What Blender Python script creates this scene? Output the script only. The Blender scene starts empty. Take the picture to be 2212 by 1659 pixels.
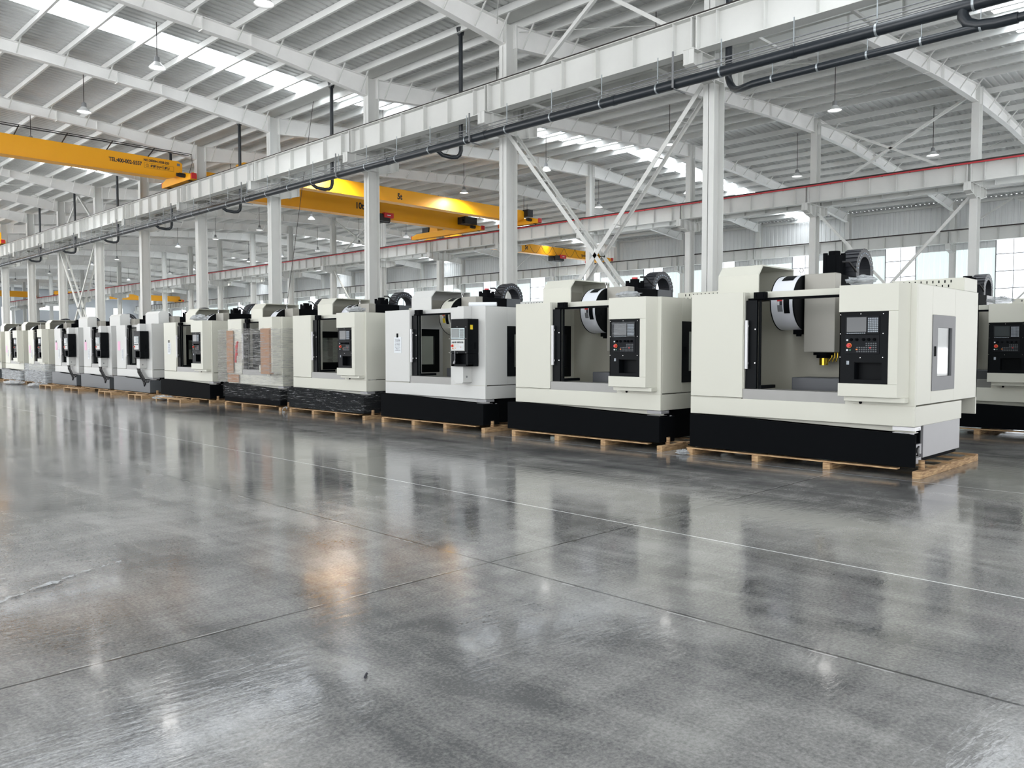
import bpy, math, random
from mathutils import Vector, Matrix
random.seed(7)
SC = bpy.context.scene
COL = SC.collection
R = math.radians

# ------------------------------------------------------------------ camera
YAW, PITCH = 0.780934, -0.0443748
cy, sy, cp, sp = math.cos(YAW), math.sin(YAW), math.cos(PITCH), math.sin(PITCH)
fwd = Vector((cy*cp, sy*cp, sp)); rgt = Vector((sy, -cy, 0)); upv = rgt.cross(fwd)
cd = bpy.data.cameras.new('camera'); cam = bpy.data.objects.new('camera', cd); COL.objects.link(cam)
m = Matrix((rgt, upv, -fwd)).transposed().to_4x4(); m.translation = Vector((0, 0, 1.5)); cam.matrix_world = m
cd.sensor_width = 36; cd.lens = 36*1752.73/2212; cd.clip_end = 400; cd.clip_start = .05
SC.camera = cam

# ------------------------------------------------------------------ world, light, exposure
W = bpy.data.worlds.new('overcast_sky'); SC.world = W; W.use_nodes = True
bg = W.node_tree.nodes['Background']; bg.inputs[0].default_value = (0.975, 0.985, 1.0, 1); bg.inputs[1].default_value = 1.0
_t = W.node_tree; _tc = _t.nodes.new('ShaderNodeTexCoord'); _sp = _t.nodes.new('ShaderNodeSeparateXYZ'); _mr = _t.nodes.new('ShaderNodeMapRange'); _gr = _t.nodes.new('ShaderNodeMath'); _mx = _t.nodes.new('ShaderNodeMix')
_t.links.new(_tc.outputs['Generated'], _sp.inputs[0]); _t.links.new(_sp.outputs[2], _mr.inputs[0]); _t.links.new(_sp.outputs[2], _gr.inputs[0])
_mr.inputs[1].default_value = 0; _mr.inputs[2].default_value = .8; _mr.inputs[3].default_value = 2.0; _mr.inputs[4].default_value = 9.0   # overcast sky, brighter toward the zenith
_gr.operation = 'LESS_THAN'; _gr.inputs[1].default_value = 0.0; _mx.inputs[3].default_value = 5.2                                      # glow from below added to lift the ceiling, standing in for a yard
_t.links.new(_gr.outputs[0], _mx.inputs[0]); _t.links.new(_mr.outputs[0], _mx.inputs[2]); _t.links.new(_mx.outputs[0], bg.inputs[1])
SC.cycles.diffuse_bounces = 4; SC.cycles.max_bounces = 7; SC.cycles.transparent_max_bounces = 10
SC.view_settings.view_transform = 'Standard'; SC.view_settings.look = 'None'
SC.view_settings.exposure = 0.16; SC.view_settings.gamma = 1.0; SC.view_settings.use_curve_mapping = False

# ------------------------------------------------------------------ materials
def srgb(r, g, b):
    f = lambda c: (c/255/12.92) if c/255 <= .04045 else ((c/255+.055)/1.055)**2.4
    return (f(r), f(g), f(b), 1)
class NT:
    def __init__(s, mat):
        s.t = mat.node_tree; s.n = s.t.nodes; s.l = s.t.links
    def add(s, kind, **kw):
        n = s.n.new(kind)
        for k, v in kw.items():
            if k.startswith('i_'):
                key = k[2:]; n.inputs[int(key) if key.isdigit() else key.replace('_', ' ')].default_value = v
            else: setattr(n, k, v)
        return n
    def math(s, op, a, b=None, c=None):
        n = s.n.new('ShaderNodeMath'); n.operation = op
        for i, v in enumerate((a, b, c)):
            if v is None: continue
            if hasattr(v, 'links'): s.l.new(v, n.inputs[i])
            else: n.inputs[i].default_value = v
        return n.outputs[0]
    def link(s, a, b): s.l.new(a, b)
def mat(name, col, rough=.5, metal=0, spec=.5, noise=0, nscale=3, bump=0, bscale=40, coat=0):
    M = bpy.data.materials.new(name); M.use_nodes = True
    t = NT(M); b = t.n['Principled BSDF']
    b.inputs['Base Color'].default_value = col; b.inputs['Roughness'].default_value = rough
    b.inputs['Metallic'].default_value = metal; b.inputs['Specular IOR Level'].default_value = spec
    b.inputs['Coat Weight'].default_value = coat
    if noise or bump:
        tc = t.add('ShaderNodeTexCoord')
    if noise:
        n = t.add('ShaderNodeTexNoise', i_Scale=nscale, i_Detail=5.0, i_Roughness=.6); t.link(tc.outputs['Object'], n.inputs['Vector'])
        mr = t.add('ShaderNodeMapRange'); t.link(n.outputs[0], mr.inputs[0])
        mr.inputs[1].default_value = .25; mr.inputs[2].default_value = .75
        mr.inputs[3].default_value = 1-noise; mr.inputs[4].default_value = 1+noise*.4
        mx = t.add('ShaderNodeVectorMath', operation='SCALE'); mx.inputs[0].default_value = col[:3]
        t.link(mr.outputs[0], mx.inputs['Scale']); t.link(mx.outputs[0], b.inputs['Base Color'])
    if bump:
        n2 = t.add('ShaderNodeTexNoise', i_Scale=bscale, i_Detail=2.0); t.link(tc.outputs['Object'], n2.inputs['Vector'])
        bp = t.add('ShaderNodeBump', i_Strength=bump, i_Distance=.01); t.link(n2.outputs[0], bp.inputs['Height']); t.link(bp.outputs[0], b.inputs['Normal'])
    return M
M = {}
M['steel'] = mat('white_steel_paint', srgb(210, 211, 208), .55, noise=.07, nscale=1.2)
M['steel2'] = mat('white_steel_paint_dusty', srgb(212, 213, 210), .6, noise=.10, nscale=1.5)
M['rafter'] = mat('rafter_paint', srgb(240, 240, 238), .55, noise=.07, nscale=1.2)
M['purlin'] = mat('purlin_paint', srgb(230, 231, 229), .6, noise=.08, nscale=1.0)
M['sheet'] = mat('roof_sheet', srgb(210, 212, 211), .5, noise=.08, nscale=.8)
M['wallsheet'] = mat('wall_sheet_grey', srgb(216, 218, 218), .6, noise=.05, nscale=.7)
M['walllow'] = mat('wall_sheet_pale', srgb(226, 236, 234), .55, noise=.04, nscale=.7)
_w = M['walllow']; _q = NT(_w); _b = _q.n['Principled BSDF']; _b.inputs['Transmission Weight'].default_value = 0
_tr = _q.add('ShaderNodeBsdfTranslucent'); _tr.inputs[0].default_value = srgb(222, 236, 234); _ms = _q.add('ShaderNodeMixShader'); _ms.inputs[0].default_value = .13
_q.link(_b.outputs[0], _ms.inputs[1]); _q.link(_tr.outputs[0], _ms.inputs[2]); _q.link(_ms.outputs[0], _q.n['Material Output'].inputs[0])
M['endwall'] = mat('end_wall_grey', srgb(170, 174, 178), .7, noise=.05, nscale=.5)
M['cream'] = mat('cream_machine_paint', srgb(204, 204, 193), .42, bump=.05, bscale=260)
M['creamcool'] = mat('pale_machine_paint', srgb(202, 203, 201), .42, bump=.05, bscale=260)
M['inside'] = mat('machine_interior_paint', srgb(186, 184, 172), .5)
M['black'] = mat('black_machine_paint', srgb(8, 10, 13), .7, spec=.06)
M['panelblack'] = mat('black_panel', srgb(12, 15, 18), .45, spec=.1)
M['navy'] = mat('keyboard_black', srgb(22, 24, 28), .5, spec=.12)
M['basegrey'] = mat('dark_grey_machine_paint', srgb(78, 82, 86), .45)
M['plate'] = mat('grey_sheet_steel', srgb(152, 152, 155), .42, metal=.2, noise=.04)
M['steelpanel'] = mat('dark_brushed_steel', srgb(112, 113, 116), .5, noise=.06)
M['sill'] = mat('brushed_sill_steel', srgb(138, 138, 136), .38, metal=.5, noise=.05)
M['headgrey'] = mat('warm_grey_cover', srgb(158, 156, 148), .4, metal=.1, noise=.03)
M['table'] = mat('machine_table_cast', srgb(78, 80, 84), .45, metal=.3)
M['white'] = mat('white_gloss_cover', srgb(226, 229, 236), .3)
M['chrome'] = mat('chrome', srgb(200, 200, 200), .2, metal=1)
M['alu'] = mat('white_handle', srgb(222, 222, 224), .3)
M['brass'] = mat('brass_spindle', srgb(190, 160, 60), .25, metal=1)
M['chain'] = mat('energy_chain_plastic', srgb(38, 40, 46), .45)
M['dot'] = mat('chain_pin', srgb(150, 165, 180), .4)
M['red'] = mat('red_plastic', srgb(200, 45, 50), .4)
M['orange'] = mat('orange_ring', srgb(228, 130, 60), .4)
M['keys'] = mat('grey_keys', srgb(150, 158, 166), .45)
M['green'] = mat('green_button', srgb(60, 110, 90), .4)
M['screen'] = mat('dark_screen_glass', srgb(48, 54, 58), .12, spec=.8)
M['screenlit'] = mat('grey_screen_glass', srgb(86, 96, 96), .15, spec=.8)
M['silver'] = mat('silver_panel', srgb(196, 198, 196), .4, metal=.1)
M['paleblue'] = mat('pale_blue_frame', srgb(196, 210, 212), .4)
M['yellow'] = mat('crane_yellow', srgb(242, 170, 14), .42, noise=.04, nscale=.8)
M['yellowlab'] = mat('yellow_label', srgb(230, 200, 40), .5)
M['pipe'] = mat('black_drain_pipe', srgb(30, 36, 42), .35)
M['rail'] = mat('dark_rail_steel', srgb(52, 46, 44), .6, metal=.3)
M['redrail'] = mat('red_conductor', srgb(186, 50, 58), .5)
M['galv'] = mat('galvanised_steel', srgb(165, 172, 176), .4, metal=.6)
M['paper'] = mat('paper', srgb(222, 226, 230), .8)
M['pink'] = mat('pink_paper', srgb(236, 190, 214), .8)
M['ink'] = mat('ink', srgb(40, 42, 50), .6)
M['lamp'] = mat('lamp_shade_white', srgb(214, 216, 216), .35, metal=.1)
M['lampbody'] = mat('lamp_driver_grey', srgb(120, 122, 124), .5)
M['card'] = mat('cardboard', srgb(168, 128, 98), .8, noise=.08, nscale=5)
M['cable'] = mat('black_cable', srgb(28, 28, 30), .5)
M['labelgrey'] = mat('label_grey', srgb(120, 122, 126), .5)
def emis(name, col, s):
    m_ = bpy.data.materials.new(name); m_.use_nodes = True; t = NT(m_); b = t.n['Principled BSDF']
    b.inputs['Emission Color'].default_value = col; b.inputs['Emission Strength'].default_value = s; return m_
M['glow'] = emis('lamp_glow', (1, .98, .95, 1), 6)
def glass(name, tint, refl=.12):
    m_ = bpy.data.materials.new(name); m_.use_nodes = True; t = NT(m_); t.n.remove(t.n['Principled BSDF'])
    tr = t.add('ShaderNodeBsdfTransparent'); tr.inputs[0].default_value = tint
    gl = t.add('ShaderNodeBsdfGlossy'); gl.inputs['Roughness'].default_value = .05
    mx = t.add('ShaderNodeMixShader'); mx.inputs[0].default_value = refl
    t.link(tr.outputs[0], mx.inputs[1]); t.link(gl.outputs[0], mx.inputs[2]); t.link(mx.outputs[0], t.n['Material Output'].inputs[0]); return m_
M['glass'] = glass('window_glass', (.96, .98, 1, 1), .05)
M['skyglass'] = glass('rooflight_sheet', (.93, .97, 1, 1), .03)
M['doorglass'] = glass('machine_window_glass', (.72, .76, .76, 1), .25)
# wood
def wood():
    m_ = mat('pallet_wood', srgb(176, 140, 100), .75); t = NT(m_); b = t.n['Principled BSDF']
    tc = t.add('ShaderNodeTexCoord'); mp = t.add('ShaderNodeMapping'); mp.inputs['Scale'].default_value = (3, 3, 25)
    n = t.add('ShaderNodeTexNoise', i_Scale=2.5, i_Detail=6.0); cr = t.add('ShaderNodeValToRGB')
    cr.color_ramp.elements[0].position = .3; cr.color_ramp.elements[0].color = srgb(128, 96, 66)
    cr.color_ramp.elements[1].position = .7; cr.color_ramp.elements[1].color = srgb(200, 168, 126)
    t.link(tc.outputs['Object'], mp.inputs[0]); t.link(mp.outputs[0], n.inputs['Vector']); t.link(n.outputs[0], cr.inputs[0]); t.link(cr.outputs[0], b.inputs['Base Color'])
    return m_
M['wood'] = wood()
# stretch film : thin clear plastic with horizontal creases
def film(name, dens, tint, lo=.42, hi=.62, base=.35):
    m_ = bpy.data.materials.new(name); m_.use_nodes = True; t = NT(m_); b = t.n['Principled BSDF']
    b.inputs['Base Color'].default_value = tint; b.inputs['Roughness'].default_value = .16
    b.inputs['Specular IOR Level'].default_value = .9
    tc = t.add('ShaderNodeTexCoord'); mp = t.add('ShaderNodeMapping'); mp.inputs['Scale'].default_value = (1.3, 1.3, 22)
    mp.inputs['Rotation'].default_value = (0.03, 0.05, 0)
    n = t.add('ShaderNodeTexNoise', i_Scale=2.2, i_Detail=7.0, i_Roughness=.7, i_Distortion=.6)
    t.link(tc.outputs['Object'], mp.inputs[0]); t.link(mp.outputs[0], n.inputs['Vector'])
    bp = t.add('ShaderNodeBump', i_Strength=1.0, i_Distance=.05); t.link(n.outputs[0], bp.inputs['Height']); t.link(bp.outputs[0], b.inputs['Normal'])
    mr = t.add('ShaderNodeMapRange'); t.link(n.outputs[0], mr.inputs[0])
    mr.inputs[1].default_value = lo; mr.inputs[2].default_value = hi; mr.inputs[3].default_value = dens*base; mr.inputs[4].default_value = dens
    t.link(mr.outputs[0], b.inputs['Alpha']); return m_
M['film'] = film('clear_stretch_film', .62, srgb(214, 214, 214), .46, .64, .18)
M['filmdark'] = film('stretch_film_over_black', .55, srgb(215, 218, 222), .56, .66, .06)  # glints over the black base put in as pale opaque streaks
M['filmthin'] = film('thin_stretch_film', .28, srgb(200, 205, 210))
M['bag'] = film('crumpled_plastic_bag', .95, srgb(215, 220, 224))

# floor: polished power-trowelled concrete
def floor_mat():
    m_ = bpy.data.materials.new('polished_concrete'); m_.use_nodes = True; t = NT(m_); b = t.n['Principled BSDF']
    tc = t.add('ShaderNodeTexCoord'); sep = t.add('ShaderNodeSeparateXYZ'); t.link(tc.outputs['Object'], sep.inputs[0])
    x, y = sep.outputs[0], sep.outputs[1]
    def noise(scale, det=6., ms=(1, 1, 1), rot=0, rough=.6, dist=0.):
        mp = t.add('ShaderNodeMapping'); mp.inputs['Scale'].default_value = ms; mp.inputs['Rotation'].default_value = (0, 0, rot)
        t.link(tc.outputs['Object'], mp.inputs[0])
        n = t.add('ShaderNodeTexNoise', i_Scale=scale, i_Detail=det, i_Roughness=rough, i_Distortion=dist); t.link(mp.outputs[0], n.inputs['Vector']); return n.outputs[0]
    big = noise(.45, 5, dist=.6)
    streak = noise(1.1, 8, (2.2, .55, 1), R(12), .65, .8)
    streak2 = noise(2.0, 6, (.6, 2.0, 1), R(-25), .65, .5)
    fine = noise(55, 3, rough=.7)
    f = t.math('ADD', t.math('MULTIPLY', big, .42), t.math('MULTIPLY', streak, .38))
    f = t.math('ADD', f, t.math('MULTIPLY', streak2, .2))
    f = t.math('ADD', f, t.math('MULTIPLY', t.math('SUBTRACT', fine, .5), .36))
    cr = t.add('ShaderNodeValToRGB'); t.link(f, cr.inputs[0])
    e = cr.color_ramp.elements; e[0].position = .40; e[0].color = (.095, .097, .100, 1); e[1].position = .62; e[1].color = (.34, .338, .330, 1)
    k = e.new(.5); k.color = (.20, .200, .197, 1)
    col = cr.outputs[0]
    def mix(c1, fac, colr):
        mx = t.add('ShaderNodeMix', data_type='RGBA'); t.link(fac, mx.inputs[0]); t.link(c1, mx.inputs[6]); mx.inputs[7].default_value = colr; return mx.outputs[2]
    wob = t.math('MULTIPLY', t.math('SUBTRACT', noise(9, 4), .5), .012)
    def line(c, pos, w, jit=True):
        d = t.math('ABSOLUTE', t.math('SUBTRACT', t.math('ADD', c, wob) if jit else c, pos)); return t.math('LESS_THAN', d, w)
    brk = noise(.9, 3)
    joint = t.math('MAXIMUM', line(y, 4.07, .008), line(x, 3.88, .009))
    joint = t.math('MAXIMUM', joint, line(y, 11.45, .009)); joint = t.math('MAXIMUM', joint, line(y, 18.8, .012))
    col = mix(col, t.math('MULTIPLY', joint, .85), (.012, .013, .014, 1))
    # pale dust beside the saw cut
    dust = t.math('MAXIMUM', line(y, 4.086, .005), line(x, 3.862, .006))
    dust = t.math('MULTIPLY', dust, t.math('GREATER_THAN', noise(2.3, 4), .56))
    col = mix(col, t.math('MULTIPLY', dust, .6), (.55, .55, .55, 1))
    white = t.math('MULTIPLY', line(x, 5.57, .0075, False), t.math('GREATER_THAN', brk, .30))
    white2 = t.math('MULTIPLY', line(x, 9.62, .008, False), t.math('GREATER_THAN', brk, .38))
    col = mix(col, t.math('MAXIMUM', white, t.math('MULTIPLY', white2, .7)), (.82, .83, .83, 1))
    # scuffs and paint flecks
    flk = t.math('GREATER_THAN', noise(38, 2), .765)
    flk = t.math('MULTIPLY', flk, t.math('GREATER_THAN', noise(1.3, 2), .56))
    col = mix(col, t.math('MULTIPLY', flk, .6), (.6, .6, .6, 1))
    t.link(col, b.inputs['Base Color'])
    mr = t.add('ShaderNodeMapRange'); t.link(t.math('ADD', t.math('MULTIPLY', big, .5), t.math('MULTIPLY', streak, .5)), mr.inputs[0])
    mr.inputs[1].default_value = .35; mr.inputs[2].default_value = .65; mr.inputs[3].default_value = .07; mr.inputs[4].default_value = .17
    t.link(mr.outputs[0], b.inputs['Roughness']); b.inputs['Coat Weight'].default_value = .15; b.inputs['Coat Roughness'].default_value = .05
    b.inputs['Specular IOR Level'].default_value = .55
    bp = t.add('ShaderNodeBump', i_Strength=.10, i_Distance=.02); t.link(noise(5, 4, (1, 3, 1), R(40)), bp.inputs['Height'])
    t.link(bp.outputs[0], b.inputs['Normal'])
    return m_
M['floor'] = floor_mat()

# ------------------------------------------------------------------ mesh builder
class MB:
    def __init__(s): s.v = []; s.f = []; s.sm = []
    def add(s, vs, fs, smooth=False):
        o = len(s.v); s.v += [tuple(p) for p in vs]; s.f += [[i+o for i in f] for f in fs]; s.sm += [smooth]*len(fs); return s
    def box(s, x0, x1, y0, y1, z0, z1):
        vs = [(x, y, z) for z in (z0, z1) for y in (y0, y1) for x in (x0, x1)]
        return s.add(vs, [(0, 2, 3, 1), (4, 5, 7, 6), (0, 1, 5, 4), (2, 6, 7, 3), (0, 4, 6, 2), (1, 3, 7, 5)])
    def prism(s, pts, axis, a0, a1):
        """pts: polygon in the two other axes (x:(y,z), y:(x,z), z:(x,y)) extruded along axis"""
        def P(p, a): return {'x': (a, p[0], p[1]), 'y': (p[0], a, p[1]), 'z': (p[0], p[1], a)}[axis]
        n = len(pts); vs = [P(p, a0) for p in pts]+[P(p, a1) for p in pts]
        fs = [list(range(n))[::-1], list(range(n, 2*n))]+[(i, (i+1) % n, (i+1) % n+n, i+n) for i in range(n)]
        return s.add(vs, fs)
    def bar(s, p0, p1, w, h, up=(0, 0, 1)):
        p0, p1 = Vector(p0), Vector(p1); d = (p1-p0).normalized(); u = Vector(up)
        if abs(d.dot(u)) > .99: u = Vector((1, 0, 0))
        sx = d.cross(u).normalized(); uy = sx.cross(d).normalized(); vs = []
        for p in (p0, p1):
            for a, b in ((-1, -1), (1, -1), (1, 1), (-1, 1)): vs.append(p+sx*a*w/2+uy*b*h/2)
        return s.add(vs, [(0, 1, 2, 3)[::-1], (4, 5, 6, 7), (0, 1, 5, 4), (1, 2, 6, 5), (2, 3, 7, 6), (3, 0, 4, 7)])
    def cyl(s, p0, p1, r, n=12, r1=None, caps=True):
        p0, p1 = Vector(p0), Vector(p1); d = (p1-p0).normalized(); r1 = r if r1 is None else r1
        u = Vector((0, 0, 1)) if abs(d.z) < .9 else Vector((1, 0, 0)); a = d.cross(u).normalized(); b = a.cross(d)
        vs = []
        for p, rr in ((p0, r), (p1, r1)):
            for i in range(n):
                t = 2*math.pi*i/n; vs.append(p+a*math.cos(t)*rr+b*math.sin(t)*rr)
        s.add(vs, [(i, i+n, (i+1) % n+n, (i+1) % n) for i in range(n)], True)
        if caps: s.add(vs[:n], [list(range(n))]); s.add(vs[n:], [list(range(n))[::-1]])
        return s
    def tube(s, pts, r, n=8):
        pts = [Vector(p) for p in pts]; rings = []
        u = None
        for i, p in enumerate(pts):
            d = (pts[min(i+1, len(pts)-1)]-pts[max(i-1, 0)]).normalized()
            if u is None: u = Vector((0, 0, 1)) if abs(d.z) < .9 else Vector((1, 0, 0))
            a = d.cross(u).normalized(); b = a.cross(d).normalized(); u = b
            rings.append([p+a*math.cos(2*math.pi*j/n)*r+b*math.sin(2*math.pi*j/n)*r for j in range(n)])
        vs = [q for rg in rings for q in rg]
        fs = [(i*n+j, i*n+(j+1) % n, (i+1)*n+(j+1) % n, (i+1)*n+j) for i in range(len(pts)-1) for j in range(n)]
        s.add(vs, fs, True); s.add(rings[0], [list(range(n))[::-1]]); s.add(rings[-1], [list(range(n))]); return s
    def lathe(s, prof, cx, cy, n=24):
        vs = [(cx+r*math.cos(2*math.pi*j/n), cy+r*math.sin(2*math.pi*j/n), z) for r, z in prof for j in range(n)]
        fs = [(i*n+j, i*n+(j+1) % n, (i+1)*n+(j+1) % n, (i+1)*n+j) for i in range(len(prof)-1) for j in range(n)]
        return s.add(vs, fs, True)
    def ibeam(s, p0, p1, d, b, tf, tw, up=(0, 0, 1)):
        p0, p1 = Vector(p0), Vector(p1); dr = (p1-p0).normalized(); u = Vector(up); sx = dr.cross(u).normalized(); uy = sx.cross(dr).normalized()
        for o, w, h in ((d/2-tf/2, b, tf), (-d/2+tf/2, b, tf), (0, tw, d-2*tf)):
            s.bar(p0+uy*o, p1+uy*o, w, h, up)
        return s
    def build(s, name, m_, parent=None, bevel=0, loc=None):
        me = bpy.data.meshes.new(name); me.from_pydata(s.v, [], s.f); me.materials.append(M[m_] if isinstance(m_, str) else m_)
        for p, q in zip(me.polygons, s.sm): p.use_smooth = q
        o = bpy.data.objects.new(name, me); COL.objects.link(o)
        if parent: o.parent = parent
        if loc: o.location = loc
        if bevel:
            bv = o.modifiers.new('bevel', 'BEVEL'); bv.width = bevel; bv.segments = 2; bv.limit_method = 'ANGLE'; bv.angle_limit = R(40)
        return o
def tag(o, label=None, cat=None, group=None, kind=None):
    if label: o['label'] = label
    if cat: o['category'] = cat
    if group: o['group'] = group
    if kind: o['kind'] = kind
    return o
def empty(name, loc=(0, 0, 0), rz=0):
    o = bpy.data.objects.new(name, None); COL.objects.link(o); o.location = loc; o.rotation_euler = (0, 0, rz); o.empty_display_size = .2; return o
def dup(root, loc, label=None, cat=None, group=None):
    def cp_(o, par):
        c = o.copy(); COL.objects.link(c)
        if par: c.parent = par
        for ch in [q for q in o.children]: cp_(ch, c)
        return c
    r = cp_(root, None); r.location = loc
    if label: r['label'] = label
    if group: r['group'] = group
    return r
ORD = ['first', 'second', 'third', 'fourth', 'fifth', 'sixth', 'seventh', 'eighth', 'ninth', 'tenth', 'eleventh', 'twelfth', 'thirteenth',
       'fourteenth', 'fifteenth', 'sixteenth', 'seventeenth', 'eighteenth', 'nineteenth', 'twentieth', 'twenty-first', 'twenty-second', 'twenty-third',
       'twenty-fourth', 'twenty-fifth', 'twenty-sixth', 'twenty-seventh', 'twenty-eighth', 'twenty-ninth', 'thirtieth', 'thirty-first', 'thirty-second']

# ------------------------------------------------------------------ hall dimensions
Y0, PIT = 9.0, 6.0
K0, K1 = -2, 21                       # frames
YS, YE = Y0+PIT*K0, Y0+PIT*K1         # -3 .. 135
def zr(x):                            # top of rafters: valley at X=15, ridges at X=-3 and 33, eave at 51
    return 9.8+.065*(abs(x-15) if -3 <= x < 33 else (51-x if x > 0 else x+21))
PUR = .22
RAILZ, BEAMB = 8.18, 7.41
ROWS = (15.0, 33.0, 51.0)
BEAMX = {15.0: 14.35, 33.0: 32.35, 51.0: 50.35}

# floor
MB().box(-21.5, 52.2, -27, YE+.6, -.2, 0).build('floor', 'floor')['kind'] = 'structure'

# corrugated sheets : profile along Y
def corr_profile(a, b, pitch=.25, dep=.032):
    out = []; y = a
    while y < b-1e-6:
        for dy, dz in ((0, 0), (.10, 0), (.125, dep), (.19, dep), (.215, 0)):
            if y+dy*pitch/.25 <= b: out.append((y+dy*pitch/.25, dz))
        y += pitch
    out.append((b, 0)); return out
SKY_Y = [6+18*i for i in range(8)]
def seg_ranges():
    a = YS; out = []
    for c in SKY_Y:
        out.append((a, c-.62)); a = c+.62
    out.append((a, YE+.4)); return out
slopes = [(-21, -3, 'unseen'), (-3, 14.72, 'left'), (15.28, 33, 'middle'), (33, 51.8, 'right')]
cm = MB()
for x0, x1, _ in slopes:
    for a, b in seg_ranges():
        pr = corr_profile(a, b); n = len(pr); vs = []
        for x in (x0, x1):
            for y, dz in pr: vs.append((x, y, zr(x)+PUR+.01+dz))
        cm.add(vs, [(i, i+1, n+i+1, n+i) for i in range(n-1)])
for x0, x1 in ((-21, -3), (-3, 14.72), (15.28, 33), (33, 51.8)):  # unseen flat roof behind the camera, added to cut light from there
    cm.add([(x0, -27, zr(x0 if x0 != -3 else -3)+PUR+.02), (x1, -27, zr(x1)+PUR+.02), (x1, YS, zr(x1)+PUR+.02), (x0, YS, zr(x0)+PUR+.02)], [(0, 1, 2, 3)])
cm.build('ceiling', 'sheet')['kind'] = 'structure'
# rooflights
si = 0
for x0, x1, nm in slopes:
    for i, c in enumerate(SKY_Y):
        mb = MB(); vs = []
        pr = corr_profile(c-.66, c+.66); n = len(pr)
        for x in (x0, x1):
            for y, dz in pr: vs.append((x, y, zr(x)+PUR+.02+dz))
        mb.add(vs, [(k, k+1, n+k+1, n+k) for k in range(n-1)])
        o = mb.build('skylight', 'skyglass')
        tag(o, f'bright skylight strip, {ORD[i]} from the camera in the {nm} roof slope', 'skylight', 'skylight strips in the roof')

# purlins
PX1 = [14.55, 13.75, 12.75, 11.75, 10.6, 9.35, 8.1, 6.85, 5.6, 4.35, 3.1, 1.85, .6, -.65, -1.9]
PX = {'left': PX1, 'middle': [30-x for x in PX1], 'right': [34.1+1.22*i for i in range(14)]}
for nm, lst in PX.items():
    side = 'rows from the black-railed front runway' if nm != 'right' else 'rows from the ridge'
    for i, x in enumerate(lst):
        z = zr(x); mb = MB(); sgn = 1 if nm == 'middle' else -1
        mb.box(x-.0025, x+.0025, YS, YE, z+.0, z+PUR)
        mb.box(x-.065 if sgn < 0 else x, x if sgn < 0 else x+.065, YS, YE, z, z+.006)
        mb.box(x if sgn < 0 else x-.065, x+.065 if sgn < 0 else x, YS, YE, z+PUR-.006, z+PUR)
        o = mb.build('roof_purlin', 'purlin')
        tag(o, f'long white roof purlin of the {nm} slope, {ORD[i]} from its ' + ('valley gutter' if nm != 'right' else 'ridge'), 'purlin', f'roof purlins of the {nm} slope')

# valley gutter
g = MB(); g.box(14.72, 15.28, YS, YE, 9.98, 10.0); g.box(14.70, 14.72, YS, YE, 9.98, 10.1); g.box(15.28, 15.30, YS, YE, 9.98, 10.1)
tag(g.build('valley_gutter', 'steel2'), 'long grey metal gutter in the roof valley above the front column row', 'gutter')

# rafters
def rafter_bottom(x):
    t = zr(x)
    pts = [(-3, .55), (-1, .36), (11, .34), (15, .60), (19.5, .46), (29, .46), (33, .62), (37, .42), (47, .38), (51, .52)]
    for (a, da), (b, db) in zip(pts, pts[1:]):
        if a <= x <= b: return t-(da+(db-da)*(x-a)/(b-a))
SPANX = {'left': [-3, -1, 11, 14.82], 'middle': [15.18, 19.5, 29, 32.82], 'right': [33.18, 37, 47, 50.85]}
def rafter_mesh(nm, braces=False):
    xs = SPANX[nm]; mb = MB(); w = .10
    for a, b in zip(xs, xs[1:]):
        ta, tb, ba, bb = zr(a), zr(b), rafter_bottom(max(min(a, 51), -3)), rafter_bottom(b)
        for (u0, u1, l0, l1, hw) in ((ta, tb, ta-.014, tb-.014, w), (ba+.014, bb+.014, ba, bb, w), (ta, tb, ba, bb, .004)):
            vs = [(x, y, z) for x, zz in ((a, (l0, u0)), (b, (l1, u1))) for y in (-hw, hw) for z in zz]
            mb.add(vs, [(0, 1, 3, 2), (4, 6, 7, 5), (0, 4, 5, 1), (2, 3, 7, 6), (0, 2, 6, 4), (1, 5, 7, 3)])
    for x in xs+[xs[0]+6.0, xs[-1]-5.2]:
        mb.box(x-.012, x+.012, -.105, .105, rafter_bottom(x)-.02 if x in (xs[0]+6.0, xs[-1]-5.2) else rafter_bottom(x), zr(x))
    if braces:
        for x in PX[nm]:
            if xs[0] < x < xs[-1]: mb.bar((x, -.09, rafter_bottom(x)+.03), (x+.02, -.5, zr(x)+.06), .03, .03)
    return mb
BR = {}
for nm in SPANX:
    near = rafter_mesh(nm).build('roof_rafter', 'rafter'); COL.objects.unlink(near)
    far = rafter_mesh(nm, True).build('roof_rafter', 'rafter'); COL.objects.unlink(far)
    for k in range(K0+1, K1+1):
        y = Y0+PIT*k; src = near if k <= 4 else far
        o = src.copy(); COL.objects.link(o); o.location = (0, y, 0)
        tag(o, f'white tapered steel roof rafter of the {nm} span, {ORD[k-K0-1]} frame from the camera', 'rafter', f'rafters of the {nm} roof span')
        if k <= 4:
            for x in PX[nm]:
                if not (SPANX[nm][0] < x < SPANX[nm][-1]): continue
                if (nm) not in BR:
                    mbx = MB(); mbx.bar((0, -.09, 0), (.02, -.5, .36), .03, .03); bo = mbx.build('flange_brace', 'steel'); COL.objects.unlink(bo); BR[nm] = bo.data
                c = bpy.data.objects.new('flange_brace', BR[nm]); COL.objects.link(c); c.parent = o
                c.location = (x, 0, rafter_bottom(x)+.03); c.scale = (1, 1, (zr(x)+.06-rafter_bottom(x)-.03)/.36)
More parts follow.
